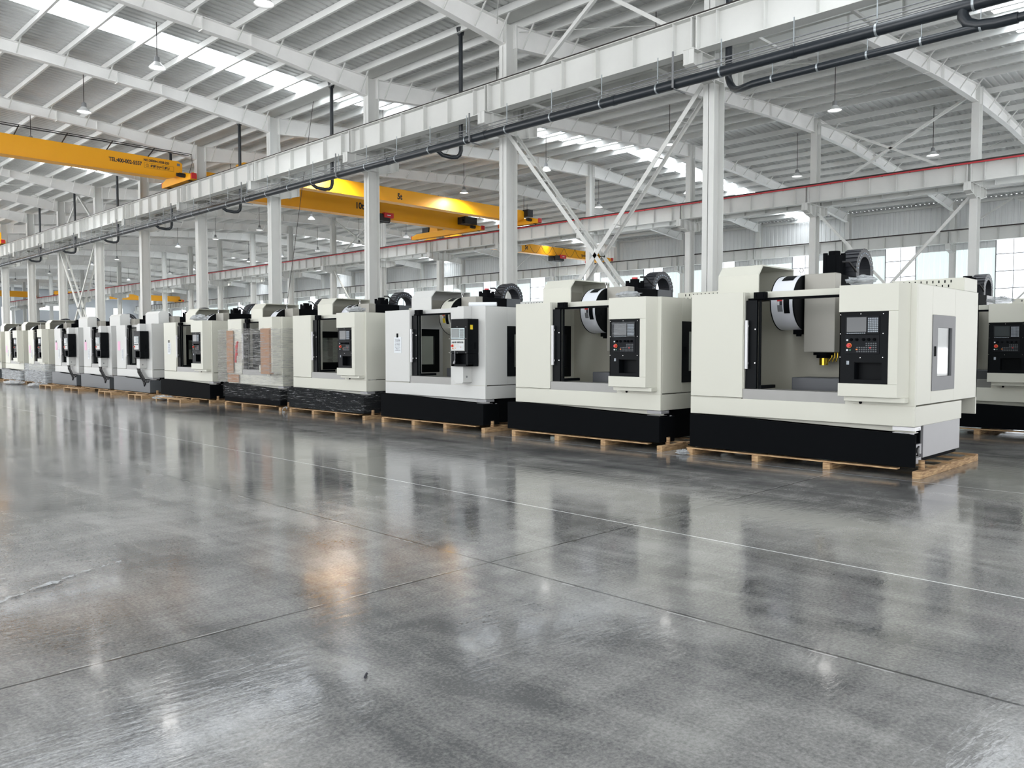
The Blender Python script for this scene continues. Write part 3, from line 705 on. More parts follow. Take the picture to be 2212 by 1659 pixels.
def controls(P, x0, yf, z0, w, silver=False, film_=False):
    """operator console face: plane y=yf facing -y, lower-left corner (x0,z0) of the screen unit, width w"""
    s = w/.40; Z = lambda v: z0+v*s; Xx = lambda v: x0+v*s
    fr = xb(Xx(0), Xx(.40), yf-.012, yf, Z(.235), Z(.45)).build('display_unit', 'paleblue' if silver else 'navy', P, .003)
    xb(Xx(.02), Xx(.25), yf-.016, yf-.011, Z(.262), Z(.435)).build('screen', 'screenlit' if silver else 'screen', fr)
    k = MB()
    for r in range(8):
        for c in range(6):
            k.box(Xx(.27+c*.02), Xx(.27+c*.02+.015), yf-.018, yf-.011, Z(.256+r*.022), Z(.256+r*.022+.015))
    k.build('keypad', 'keys' if not silver else 'screenlit', fr)
    k = MB()
    for c in range(10): k.box(Xx(.02+c*.0225), Xx(.02+c*.0225+.017), yf-.015, yf-.011, Z(.242), Z(.25))
    k.build('soft_keys', 'keys', fr)
    op = xb(Xx(0), Xx(.40), yf-.008, yf, Z(0), Z(.225)).build('operator_panel', 'silver' if silver else 'navy', P, .003)
    for i, (a, b, r, m_) in enumerate(((.03, .165, .011, 'paper'), (.03, .045, .011, 'paper'), (.065, .045, .010, 'green' if not silver else 'orange'))):
        MB().cyl((Xx(a), yf-.022, Z(b)), (Xx(a), yf-.006, Z(b)), r*s, 14).build('push_button', m_, op)
    MB().cyl((Xx(.05), yf-.014, Z(.1)), (Xx(.05), yf-.006, Z(.1)), .030*s, 20).build('button_collar', 'orange', op)
    MB().cyl((Xx(.05), yf-.04, Z(.1)), (Xx(.05), yf-.012, Z(.1)), .021*s, 18, .023*s).build('emergency_stop', 'red', op)
    for a in (.075, .14, .22, .28, .345):
        MB().cyl((Xx(a), yf-.028, Z(.17)), (Xx(a), yf-.006, Z(.17)), .016*s, 14, .018*s).box(Xx(a)-.002, Xx(a)+.002, yf-.034, yf-.028, Z(.157), Z(.185)).build('rotary_knob', 'black' if not silver else 'lampbody', op)
    k = MB(); rnd = random.Random(3)
    for r in range(5):
        for c in range(10):
            if c < 1 or (r > 2 and c < 5): continue
            k.box(Xx(.11+c*.027), Xx(.11+c*.027+.018), yf-.012, yf-.006, Z(.02+r*.024), Z(.02+r*.024+.015))
    k.build('membrane_keys', 'basegrey' if not silver else 'paper', op)
    xb(Xx(.13), Xx(.15), yf-.013, yf-.006, Z(.045), Z(.06)).build('lit_key', 'orange', op)
    xb(Xx(.29), Xx(.307), yf-.013, yf-.006, Z(.065), Z(.08)).build('lit_key', 'red', op)
    d = MB()
    for a, b in ((-.06, .47), (.18, .475), (.44, .47), (-.06, .24), (.44, .24), (-.06, -.04), (.18, -.045), (.44, -.04)):
        d.cyl((Xx(a), yf-.004, Z(b)), (Xx(a), yf+.001, Z(b)), .005, 8)
    d.build('panel_screws', 'chrome', P)
    if film_:
        v = []; nx, nz = 14, 10; rnd = random.Random(5)
        for j in range(nz+1):
            for i in range(nx+1): v.append((Xx(-.01+.42*i/nx), yf-.024-rnd.random()*.012, Z(.232+.225*j/nz)))
        MB().add(v, [(j*(nx+1)+i, j*(nx+1)+i+1, (j+1)*(nx+1)+i+1, (j+1)*(nx+1)+i) for j in range(nz) for i in range(nx)], True).build('protective_film', 'filmthin', P)
def machine(X0, YL, label, Wd=3.0, style='A', base='black', paint='cream', side='black', door=2, open_r=2.27, hood='open', film_=False, silver=False, baseside='black', tallmotor=False, mach_name='machining_center', redcap=False, tl=-.03):
    root = empty(mach_name, (X0, YL, 0), -math.pi/2); tag(root, label, 'milling machine', 'vertical milling machines in the factory hall')
    k = Wd/3.0; S = lambda v: v*k
    # --- enclosure: sheet panels round an opening
    t = .04; e = MB()
    ox0, ox1 = S(.80), (S(2.19) if style == 'A' else S(2.05))
    e.box(0, ox0, 0, t, .83, 2.25).box(0, Wd, -.002, t, .58, .815).box(ox1, Wd, 0, t, .80, 2.25)
    e.box(0, t, t, 1.75, .58, .815).box(Wd-t, Wd, t, 1.75, .58, .815)
    e.box(ox0, ox0+.012, .012, .30, .95, 2.24)                    # jamb
    # side walls with window cut-outs
    for x in (0, Wd-t):
        y0, y1, z0, z1 = .55, 1.4, .98, 1.9
        e.box(x, x+t, t, y0, .83, 2.25).box(x, x+t, y1, 2.4, .83, 2.25).box(x, x+t, y0, y1, .83, z0).box(x, x+t, y0, y1, z1, 2.25)
    e.box(0, Wd, 2.36, 2.4, .6, 2.25)                               # back
    e.box(0, ox0, t, .6, 2.24, 2.25).box(ox1, Wd, t, 2.36, 2.24, 2.25).box(0, ox1, 1.75, 2.36, 2.24, 2.25)
    e.prism([(S(.02), .58), (Wd-.02, .58), (Wd-.02, .50), (S(1.6), .535)], 'y', .10, .13)   # sloping underside skirt
    enc = e.build('enclosure', paint, root, .006)
    lf = MB().box(S(.0), ox0-.01, -.001, .0, .818, .826).box(ox1+.1, Wd, -.001, 0, .818, .826).build('panel_seam', 'inside', enc)
    bk = MB().box(t, Wd-t, 1.5, 1.53, .84, 2.2).box(t, Wd-t, .3, 1.5, .83, .84); bk.build('inner_wall', 'inside', root)
    # sill, header
    xb(ox0, ox1, .012, .05, .80, .95).box(ox0, ox1, .05, .30, .93, .95).build('sill', 'sill', root)
    hz = 2.165
    xb(ox0, ox1+.05, .16, .25, hz, 2.25).build('top_rail', paint, root, .004)
    xb(ox0+.02, ox1, .10, .18, hz-.03, hz).build('door_track', 'black', root)
    MB().box(ox0+.14, ox0+.30, .02, .10, 2.15, 2.24).box(ox0+.16, ox0+.18, .01, .02, 2.17, 2.22).box(ox0+.26, ox0+.28, .01, .02, 2.17, 2.22).build('door_bracket', 'black', root)
    # doors
    for i in range(2 if door == 2 else 1):
        if i == 0: a, b = ox0+.015, ox0+.175
        else: a, b = ox1-.03, ox1+.05
        d = xb(a, b, .05, .095, .955, hz-.03)
        if i == 0: d.box(b, b+.05, .10, .5, .955, 1.0).box(b, b+.03, .1, .13, 1.0, hz-.03)
        do = d.build('sliding_door', 'panelblack', root, .003)
        hx = a+.02 if i == 0 else ox1-.05
        h = MB().box(hx, hx+.035, -.01, .02, 1.22, 1.87).box(hx+.01, hx+.025, .02, .05, 1.28, 1.31).box(hx+.01, hx+.025, .02, .05, 1.78, 1.81)
        h.build('handle', 'alu', do, .003)
        MB().cyl((b-.02, .045, 1.75), (b-.02, .05, 1.75), .009, 8).cyl((b-.02, .045, 1.3), (b-.02, .05, 1.3), .009, 8).build('screws', 'chrome', do)
    # side windows
    window_side(root, Wd, 1, side); window_side(root, 0, -1, 'black')
    # table, column
    xb(S(1.2), S(2.75), .62, 1.12, .90, 1.10).box(S(1.1), S(2.8), .55, 1.2, .84, .90).build('work_table', 'table', root, .01)
    xb(S(2.0), S(2.14), 1.2, 1.5, .84, 1.6).build('way_cover', 'panelblack', root)
    # spindle head
    hx0, hx1 = (S(1.16), S(1.60)) if style != 'C' else (S(1.75), S(2.15))
    xb(hx0, hx1, 1.05, 1.24, 1.44, 2.53).build('head_cover', 'headgrey', root, .01)
    xb(hx0-.02, hx0+.0, 1.10, 1.3, 1.45, 2.5).box(hx0, hx1-.02, 1.24, 1.5, 1.46, 2.3).build('head_slide', 'black', root)
    hm = xb(hx0, hx1-.01, 1.24, 1.93, 2.28, 2.52).build('head_casting', 'black', root, .01)
    xb(hx0+.02, hx1, 1.93, 2.33, 2.26, 2.52).build('rear_cover', 'plate' if tallmotor else 'basegrey', root, .006)
    sp = MB().cyl(((hx0+hx1)/2, 1.22, 1.44), ((hx0+hx1)/2, 1.22, 1.40), .14, 24).cyl(((hx0+hx1)/2, 1.22, 1.40), ((hx0+hx1)/2, 1.22, 1.36), .10, 24)
    so = sp.build('spindle_housing', 'black', root); MB().cyl(((hx0+hx1)/2, 1.22, 1.37), ((hx0+hx1)/2, 1.22, 1.26), .06, 20).build('spindle_nose', 'brass', so)
    nz = MB()
    for q in range(3): nz.tube([(hx1-.1+q*.04, 1.2, 1.45), (hx1-.09+q*.04, 1.19, 1.38), (hx1-.14+q*.05, 1.2, 1.31)], .010, 6)
    nz.build('coolant_nozzles', 'brass', so)
    mz = 2.52; my = 1.58; mh = .17 if not tallmotor else .36
    mo = MB().box(hx0+.08, hx0+.30, my-.11, my+.11, mz, mz+mh-.06).cyl((hx0+.19, my, mz+mh-.06), (hx0+.19, my, mz+mh), .08, 14)
    for dx, dy in ((-.09, -.09), (.09, -.09), (.09, .09), (-.09, .09)): mo.cyl((hx0+.19+dx, my+dy, mz), (hx0+.19+dx, my+dy, mz+mh-.03), .035, 8)
    mo_ = mo.build('spindle_motor', 'black', root, .004)
    if redcap: MB().cyl((hx0+.19, my, mz+mh), (hx0+.19, my, mz+mh+.03), .05, 12).build('motor_cap', 'red', mo_)
    MB().tube([(hx0+.3, my, mz+.2), (hx0+.38, my+.05, mz+.2), (hx0+.42, my+.15, mz+.1), (hx0+.4, my+.3, mz+.04)], .016, 8).build('motor_cable', 'cable', root)
    arch_chain(root, hx0+.19, hx1-.02, 2.10, 2.50 if tallmotor else 2.40, .31, .205, 2.2)
    # tool magazine + hood
    if hood == 'open':
        h = MB(); P_ = [(.66, 2.25), (.66, 2.54), (.78, 2.68), (1.74, 2.68), (1.74, 2.25)]; x0, x1 = S(.03), S(.67)
        vs = [(x, a, b) for x in (x0, x1) for a, b in P_]; th = .012
        h.add(vs, [(0, 1, 6, 5), (1, 2, 7, 6), (2, 3, 8, 7), (3, 4, 9, 8), (4, 3, 2, 1, 0)])
        Pi = [(.68, 2.25), (.68, 2.532), (.788, 2.66), (1.725, 2.66), (1.725, 2.25)]
        vi = [(x, a, b) for x in (x0+.02, x1) for a, b in Pi]
        h.add(vi, [(5, 6, 1, 0), (6, 7, 2, 1), (7, 8, 3, 2), (8, 9, 4, 3), (0, 1, 2, 3, 4)])
        o = len(h.v)-20
        for i in range(4): h.f.append([o+5+i, o+6+i, o+16+i, o+15+i]); h.sm.append(False)
        h.build('magazine_hood', paint, root)
        xb(x0+.021, x0+.026, .69, 1.7, 2.26, 2.52).build('hood_lining', 'inside', root)
        cx0, cx1 = S(.80), hx0-.02; cz, cyy, r = 2.14, 1.16, .385
        d = MB().cyl((cx0, cyy, cz), (cx1, cyy, cz), r, 40, caps=False); d.cyl((cx0, cyy, cz), (cx0-.02, cyy, cz), r, 40, r-.05)
        mg = d.build('tool_magazine', 'white' if style != 'B' else 'cream', root)
        MB().cyl((cx0-.012, cyy, cz), (cx0-.004, cyy, cz), r+.006, 40).cyl((cx1-.02, cyy, cz), (cx1, cyy, cz), r+.005, 40).build('magazine_disc', 'panelblack', mg)
        def on(a0, a1, u0, u1, name, m_, off):
            v = []; n = 8
            for q in range(n+1):
                a = R(a0+(a1-a0)*q/n)
                for u in (u0, u1): v.append((u, cyy-(r+off)*math.cos(a), cz+(r+off)*math.sin(a)))
            return MB().add(v, [(2*q, 2*q+1, 2*q+3, 2*q+2) for q in range(n)], True).build(name, m_, mg)
        w = cx1-cx0
        on(-20, 8, cx0+w*.28, cx0+w*.50, 'warning_label', 'labelgrey' if style != 'B' else 'yellowlab', .003)
        on(2, 8, cx0+w*.28, cx0+w*.50, 'label_heading', 'red', .005)
        on(-6, 1.5, cx0+w*.29, cx0+w*.38, 'label_symbol', 'paper', .005); on(-6, 1.5, cx0+w*.40, cx0+w*.49, 'label_symbol', 'ink', .005)
        on(-24, 8, cx0+w*.55, cx0+w*.80, 'inspection_cover', 'panelblack', .004)
        on(52, 92, cx0+w*.25, cx0+w*.75, 'top_slot', 'panelblack', .003)
        MB().tube([(cx1-.09, cyy+.02, cz+r), (cx1-.09, cyy+.02, cz+r+.05)], .012, 8).tube([(cx1-.09+.028*math.cos(a*.7), cyy+.02, cz+r+.075+.028*math.sin(a*.7)) for a in range(10)], .008, 6).build('eye_bolt', 'chrome', mg)
        MB().box(cx0+.18, cx1-.03, 1.1, 1.25, cz-r-.06, cz-r+.01).cyl((cx0+.25, 1.15, cz-r-.08), (cx0+.25, 1.15, cz-r), .03, 10).cyl((cx1-.1, 1.15, cz-r-.09), (cx1-.1, 1.15, cz-r), .035, 10).build('change_arm', 'black', mg)
    else:
        x0, x1 = S(.78), hx0-.0
        MB().prism([(.66, 2.25), (.66, 2.62), (.74, 2.70), (1.0, 2.70), (1.0, 2.25)], 'x', x0, x1+.12).build('magazine_hood', paint, root, .01)
    # rear electrical cabinet with vents
    c0, c1 = S(2.05), S(2.97)
    ec = xb(c0, c1, 1.86, 2.42, 2.25, 2.43).build('electrical_cabinet', paint, root, .006)
    v = MB()
    for r_, z in enumerate((2.31, 2.37)):
        for i in range(9): v.box(c0+.12+i*.075+(.03 if r_ else 0), c0+.12+i*.075+.014+(.03 if r_ else 0), 1.856, 1.862, z, z+.035)
    v.build('vent_slots', 'panelblack', ec)
    # base
    bm = {'black': 'black', 'grey': 'basegrey'}[base]
    b = MB(); xr = Wd+.05
    b.prism([(tl, .12), (xr, .12), (xr, .50), (S(2.55), .515), (S(1.05), .555), (S(.9), .575), (tl, .575)], 'y', -.10, -.07)
    b.box(tl, tl+.03, -.07, .5, .12, .57)
    if baseside != 'plate': b.box(xr-.02, xr, -.07, .30, .12, .49)
    b.box(0, Wd-.06, -.07, .33, .12, .14)
    b.build('coolant_tank', bm, root, .004)
    xb(.03, Wd-.05, .33, 1.72, .14, .57).build('base_casting', 'black', root)
    if baseside == 'plate': o = xb(Wd-.05, Wd-.02, .37, 1.76, .19, .579).build('base_side_panel', 'plate', root); o['label'] = 'grey steel side panel of the base'
    else: xb(Wd-.05, Wd-.02, .37, 1.76, .15, .579).build('base_side_panel', 'black', root)
    MB().box(Wd-.25, Wd, .02, .22, .53, .575).box(Wd-.25, Wd-.02, .02, .2, .50, .505).cyl((Wd-.01, .17, .55), (Wd+.01, .17, .55), .012, 8).build('corner_bracket', 'alu' if baseside == 'plate' else 'plate', root)
    MB().cyl((Wd-.12, .1, .28), (Wd+.0, .1, .28), .03, 10).cyl((Wd-.1, .04, .24), (Wd-.02, .16, .24), .022, 8).box(Wd-.3, Wd-.04, -.05, .3, .2, .235).build('coolant_fitting', 'plate', root)
    if baseside != 'plate': xb(Wd+.0, Wd+.02, .24, .27, .14, .5).build('upright_strip', 'plate', root)
    if baseside == 'plate':
        q = MB(); q.box(Wd-.07, Wd-.03, -.06, .35, .13, .20).box(Wd-.06, Wd-.03, -.06, .35, .24, .36).box(Wd-.05, Wd-.03, .0, .10, .36, .5).box(Wd-.02, Wd, -.06, .24, .20, .212)
        q.build('tank_end_plate', 'plate', root)
        MB().cyl((Wd-.03, .10, .30), (Wd+.02, .10, .30), .035, 10).cyl((Wd-.03, .15, .25), (Wd+.01, .15, .25), .025, 8).bar((Wd, .02, .26), (Wd, .17, .34), .02, .02).build('drain_valve', 'cable', root)
    ft = MB()
    for fx in (.3, S(1.5), Wd-.3):
        for fy in (.5, 1.5): ft.cyl((fx, fy, .10), (fx, fy, .145), .07, 12)
    ft.build('levelling_foot', 'rail', root)
    # console
    if style == 'A':
        px0, px1, yf = S(2.18), S(2.87), -.20; xr = S(2.935)
        z0, z1 = .92, 2.25
        h = MB(); a0, a1, b0, b1 = px0, S(2.76), 1.075, 1.93
        for (ax, bx, az, bz) in ((px0, px1, b1, z1), (px0, px1, z0, b0), (a1, px1, b0, b1)):
            h.box(ax, bx, yf, yf+.03, az, bz)
        h.box(px0, px1, yf+.03, -.0, z1-.02, z1).box(px0, px1, yf+.03, 0, z0, z0+.03).box(px0, px0+.02, yf+.03, 0, z0, b0).box(px0, px0+.02, yf+.03, 0, b1, z1)
        h.prism([(px1, yf), (px1, yf+.03), (xr-.02, 0), (xr, 0)], 'z', z0, z1)
        P = h.build('console_housing', paint, root, .012)
        yb = yf+.035; px = MB()
        px.box(px0, a1, yb, yb+.02, 1.33, b1).box(px0, a1-.40, yb, yb+.02, b0, 1.33).box(a1-.08, a1, yb, yb+.02, b0, 1.33).box(a1-.40, a1-.08, yb, yb+.02, b0, b0+.05)
        px.box(a1-.40, a1-.08, yb+.12, yb+.13, b0, 1.33).box(a1-.405, a1-.395, yb+.01, yb+.13, b0, 1.34).box(a1-.085, a1-.075, yb+.01, yb+.13, b0, 1.34).box(a1-.4, a1-.08, yb+.01, yb+.13, 1.325, 1.335).box(px0, px0+.01, yb, .0, b0, b1)
        C = px.build('control_panel', 'panelblack', root)
        controls(C, px0+.07, yb, 1.43, .40, False, film_)
        MB().box(px0+.09, px0+.12, yb-.008, yb, 1.30, 1.345).build('usb_cover', 'keys', C)
        MB().box(px0+.05, xr, -.14, 0, .86, .92).build('console_bracket', paint, root, .006)
        MB().cyl((px0+.20, -.01, .84), (px0+.20, .0, .84), .018, 12).cyl((px0+.08, -.1, .90), (px0+.08, -.06, .905), .012, 10).build('knob', 'black', root)
    else:
        px0, px1 = (S(2.38), S(2.84)); yf, z0, z1 = -.30, 1.17, 2.02
        if style == 'C': px0, px1 = S(2.32), S(2.80)
        b = MB(); b.box(px0, px1, yf+.02, -.02, 1.40, z1).box(px0, px1, yf+.16, -.02, z0, 1.4).box(px0, px0+.1, yf+.02, yf+.16, z0, 1.4).box(px1-.05, px1, yf+.02, yf+.16, z0, 1.4).box(px0, px1, yf+.02, yf+.16, z0, z0+.04)
        C = b.build('control_panel', 'panelblack', root, .008)
        controls(C, px0+.015, yf+.02, 1.45, .36, silver)
        if style == 'B':
            xb(px1, px1+.003, -.22, -.16, 1.83, 1.91).build('warning_label', 'yellowlab', C)
            MB().tube([(px0+.13, yf+.0, 1.45), (px0+.135, yf-.0, 1.32), (px0+.14, yf-.01, 1.27)], .006, 6).cyl((px0+.14, yf-.01, 1.27), (px0+.12, yf-.01, 1.22), .014, 8, .02).build('hanging_key_cord', 'plate', C)
        w = px0+.26
        xb(px1, px1+.004, -.12, -.09, 1.48, 1.6).build('cable_slot', 'black', C)
        MB().prism([(px0, .92), (px0+.06, .86), (w-.03, .86), (w, .88), (w, z0), (px0, z0)], 'y', -.22, 0).build('lower_arm', paint, root, .006)
        MB().prism([(px0, z1), (w, z1), (w, 2.25), (px0+.10, 2.25), (px0, 2.17)], 'y', -.20, 0).build('upper_arm', paint, root, .006)
        MB().cyl((w, -.13, .98), (w+.004, -.13, .98), .02, 12).build('arm_plug', 'lampbody', root)
    return root

def pallet(X0, YL, Wd, label, lumber=True):
    e = empty('wooden_pallet', (X0, YL, 0), -math.pi/2)
    n = 4; xs = [.03, Wd*.34, Wd*.66, Wd+.03]
    for i, x in enumerate(xs): MB().box(x, x+.09, -.13, 2.1, 0, .082).build('runner', 'wood', e, .004)
    for i, y in enumerate((-.10, .38, .9, 1.4, 1.9)): MB().box(.0, Wd-.15 if i == 0 else Wd+.14, y, y+.10, .082, .10).build('deck_board', 'wood', e, .002)
    MB().cyl((Wd+.05, .12, .082), (Wd+.05, .12, .19), .035, 12).build('wood_block', 'wood', e)
    tag(e, label, 'pallet', 'wooden pallets under the milling machines'); return e

L = ['largest white milling machine at right, open doors showing white tool drum and brass spindle',
     'second white milling machine from the right, clear film over its black console screen',
     'white milling machine with silver operator panel, hanging black console and paper note',
     'white milling machine whose black base is wrapped in clear film',
     'milling machine wrapped in stretch film with brown cardboard over its console',
     'white milling machine with black base left of the film-wrapped one',
     'nearest of the three grey-based milling machines with hanging black consoles',
     'middle of the three grey-based milling machines with hanging black consoles',
     'farthest of the three grey-based milling machines with hanging black consoles',
     'small distant white milling machine with film hanging over its base, right of its twin',
     'distant white milling machine with film-wrapped base, second from the left edge',
     'milling machine cut off by the left edge of the photo']
XF = 9.95
MS = [(6.29, 3.0, dict(tl=.05, side='steel', baseside='plate', tallmotor=True)),
      (9.77, 2.97, dict(redcap=True, film_=True, door=1, tl=-.1)),
      (13.5, 2.97, dict(redcap=True, style='B', silver=True, door=1, paint='creamcool')),
      (17.12, 2.95, dict(door=1)),
      (20.41, 2.8, dict(door=1)),
      (24.55, 3.2, dict(door=1)),
      (28.41, 2.95, dict(style='C', base='grey', hood='closed', silver=True, door=1, paint='creamcool')),
      (31.65, 2.75, dict(style='C', base='grey', hood='closed', silver=True, door=1, paint='creamcool')),
      (34.99, 2.75, dict(style='C', base='grey', hood='closed', silver=True, door=1, paint='creamcool')),
      (38.52, 2.75, dict(base='grey', door=1)),
      (42.1, 2.85, dict(base='grey', door=1)),
      (45.7, 2.9, dict(base='grey', door=1))]
MR = []
for i, (yl, w, kw) in enumerate(MS):
    MR.append(machine(XF, yl, L[i], w, **kw))
    pallet(XF+.0, yl, w, 'pallet under the ' + L[i].split(',')[0].replace('milling ', ''))
machine(15.75, 6.17, 'second-row white milling machine with black console, cut off by the right edge', 3.0, side='steel', tallmotor=True, baseside='plate')
pallet(15.75, 6.17, 3.0, 'wooden pallet under the second-row machine at the right edge')
machine(15.75, 12.7, 'second-row milling machine hidden behind the front row, only its cable chain showing', 3.0, door=1)
pallet(15.75, 12.7, 3.0, 'wooden pallet hidden under the second-row machine behind the front row')

# ------------------------------------------------------------------ loose things around the machines
def W2(i, x, y, z): return (XF+y, MS[i][0]-x, z)
def crumple(name, m_, loc, sx, sy, sz, seed, label, cat='plastic bag', n=14):
    rnd = random.Random(seed); v = []; f = []
    for j in range(n+1):
        for i in range(n):
            a = 2*math.pi*i/n; t = math.pi*j/n; rr = 1+(rnd.random()-.5)*.5
            v.append((sx*math.sin(t)*math.cos(a)*rr, sy*math.sin(t)*math.sin(a)*rr, max(0, sz*(1-math.cos(t))/2*(.7+rnd.random()*.6))))
    for j in range(n):
        for i in range(n): f.append((j*n+i, j*n+(i+1) % n, (j+1)*n+(i+1) % n, (j+1)*n+i))
    o = MB().add(v, f).build(name, m_, None, 0, loc); tag(o, label, cat); return o
crumple('plastic_bag', 'bag', W2(0, 2.35, .05, 2.255), .10, .17, .11, 1, 'crumpled clear plastic bag on top of the largest machine above its console')
crumple('plastic_bag', 'bag', W2(1, 2.33, .05, 2.255), .08, .22, .09, 2, 'crumpled clear plastic bag on top of the second machine from the right')
crumple('plastic_bag', 'bag', W2(3, 2.45, .1, 2.255), .15, .25, .12, 3, 'crumpled clear plastic on top of the machine with the wrapped base')
crumple('plastic_bag', 'bag', W2(5, 2.2, .1, 2.255), .2, .3, .16, 4, 'white crumpled plastic on top of the black-based machine left of the wrapped one')
crumple('plastic_bag', 'bag', (15.8, 6.29-2.42, 2.255), .10, .2, .11, 5, 'crumpled clear plastic bag on top of the second-row machine at the right edge')
crumple('plastic_bag', 'bag', W2(0, -.02, -.16, 0.0), .07, .10, .06, 6, 'small crumpled plastic beside the left pallet corner of the largest machine')
crumple('plastic_bag', 'bag', (9.55, 23.6, 0), .25, .45, .12, 8, 'white crumpled plastic lying against the pallet left of the wrapped machine')
crumple('plastic_bag', 'bag', (9.35, 35.2, 0), .3, .55, .14, 9, 'white plastic heap on the floor before the farthest grey-based machine')
crumple('plastic_bag', 'bag', (9.35, 38.4, 0), .3, .9, .14, 10, 'white plastic heap on the floor farther left before the distant machines')
e = MB().cyl((XF+.02, MS[2][0]-2.52, 2.29), (XF+.30, MS[2][0]-2.95, 2.29), .04, 14).build('paper_roll', 'paper'); tag(e, 'rolled white sheet on top of the machine with the silver panel', 'paper roll')
# paper notes
def note(i, x, z, w, h, label, m_='paper', lines=True, clip=True):
    e = empty('paper_note', W2(i, x, -.0, z), -math.pi/2)
    MB().box(0, w, -.006, -.003, 0, h).build('sheet', m_, e)
    if lines:
        rnd = random.Random(i); q = MB()
        for r in range(9):
            zz = h-.05-r*h*.085; x_ = w*.15
            while x_ < w*.8: l = .004+rnd.random()*.012; q.box(x_, x_+l, -.0075, -.006, zz, zz+.004+rnd.random()*.008); x_ += l+.005
        q.build('handwriting', 'ink', e)
    if clip: MB().box(w*.38, w*.55, -.014, -.003, h-.01, h+.07).build('magnet_clip', 'black', e)
    tag(e, label, 'paper note'); return e
note(2, .30, 1.40, .24, .32, 'white paper note held by a black clip on the machine with the silver panel')
note(5, .28, 1.32, .22, .34, 'paper note under a black clip, on the black-based machine left of the wrapped one')
for i, w in ((6, 'nearest'), (7, 'middle'), (8, 'farthest')):
    note(i, .12, 1.42, .22, .30, f'pink paper slip on the {w} of the three grey-based machines', 'pink', False, i != 6)
    note(i, .45, 1.10, .16, .38, f'printed grey data sheet on the {w} of the three grey-based machines', 'paper', True, False)
for i, w in ((9, 'right twin'), (10, 'second from the left edge')):
    note(i, .14, 1.30, .2, .3, f'pink paper slip on the distant machine, {w}', 'pink', False, False)
    note(i, .40, 1.08, .14, .36, f'printed sheet on the distant machine, {w}', 'paper', True, False)
# coiled cable bundles hanging on the grey-based machines
for i, w in ((6, 'nearest'), (7, 'middle'), (8, 'farthest')):
    wd = MS[i][1]; e = empty('cable_bundle', W2(i, wd*.80, -.06, .86), -math.pi/2); rnd = random.Random(i); q = MB()
    for k in range(7):
        r = .02*k; q.tube([(-.25-.02*k+.0, -.02*k*.3, -.02), (-.16+r*.5, -.02, -.16-r*.4), (.02+r, -.04, -.32-r), (.22, -.05, -.42-.02*k), (.42, -.04, -.40+.01*k)], .020, 6)
    q.build('cables', 'cable', e)
    q = MB()
    for k in range(9):
        t = k/9; c = Vector((-.25+.5*t, -.03, -.05-.34*t)); q.tube([tuple(c+Vector((.10*math.cos(a*.7), -.02-.02*math.sin(a), .10*math.sin(a*.7)))) for a in range(10)], .014, 5)
    q.build('coils', 'cable', e)
    MB().tube([(.42, -.03, -.38), (.5, -.05, -.42), (.56, -.04, -.36), (.6, -.03, -.4)], .02, 6).build('plug', 'cable', e)
    tag(e, f'bundle of black coiled cables hanging on the front of the {w} grey-based machine', 'cable bundle')

# stretch film around bases / machine
def wrap(i, x0, x1, y0, y1, z0, z1, label, m_='film', seed=0, nz=10):
    rnd = random.Random(seed); wd = MS[i][1]; path = [(x0, y1), (x0, y0)]+[(x0+(x1-x0)*k/24, y0) for k in range(1, 24)]+[(x1, y0)]+[(x1, y0+(y1-y0)*k/12) for k in range(1, 13)]
    v = []; n = len(path)
    for j in range(nz+1):
        for k, (x, y) in enumerate(path):
            z = z0+(z1-z0)*j/nz; o = (rnd.random()-.3)*.016
            if j in (0, nz): z += (rnd.random()-.5)*.04
            v.append((x+(o if k > 25 else 0), y-(o if k <= 26 else 0), z))
    o = MB().add(v, [(j*n+k, j*n+k+1, (j+1)*n+k+1, (j+1)*n+k) for j in range(nz) for k in range(n-1)], True).build('stretch_film', m_)
    o.location = W2(i, 0, 0, 0); o.rotation_euler = (0, 0, -math.pi/2); tag(o, label, 'stretch film', 'clear stretch film wrapped round machines'); return o
wrap(3, -.05, 3.02, -.13, 1.7, .13, .60, 'clear stretch film wound around the black base of the fourth machine from the right', 'filmdark', seed=1)
wrap(4, -.05, 2.88, -.13, 1.8, .24, .60, 'stretch film wound around the black base of the cardboard-wrapped machine', 'filmdark', seed=2)
wrap(4, -.04, 2.86, -.27, 2.2, .62, 1.98, 'stretch film wound around the upper body of the cardboard-wrapped machine', seed=3, nz=22)
wrap(9, -.05, 2.82, -.15, 1.7, .12, .85, 'stretch film hanging loose over the base of the distant machine, right of its twin', 'bag', seed=4)
wrap(10, -.05, 2.92, -.15, 1.7, .12, .52, 'stretch film over the base of the distant machine second from the left edge', 'bag', seed=5)
c = MB().box(0, .40, -.02, 0, 0, 1.10).box(.40, .42, -.02, .55, 0, 1.10).build('cardboard_sheet', 'card'); c.location = W2(4, 2.20, -.23, .87); c.rotation_euler = (0, 0, -math.pi/2)
tag(c, 'tall folded brown cardboard sheet wrapped over the console of the film-wrapped machine', 'cardboard')
c = MB().box(0, .62, -.012, 0, 0, .20).build('cardboard_sheet', 'card'); c.location = W2(4, .03, -.03, .61); c.rotation_euler = (0, 0, -math.pi/2)
tag(c, 'small brown cardboard strip low on the left of the film-wrapped machine', 'cardboard')
c = MB().box(0, .36, -.014, 0, 0, 1.1).build('cardboard_sheet', 'card'); c.location = W2(4, .0, -.03, .85); c.rotation_euler = (0, 0, -math.pi/2)
tag(c, 'brown cardboard sheet under film at the left edge of the film-wrapped machine', 'cardboard')
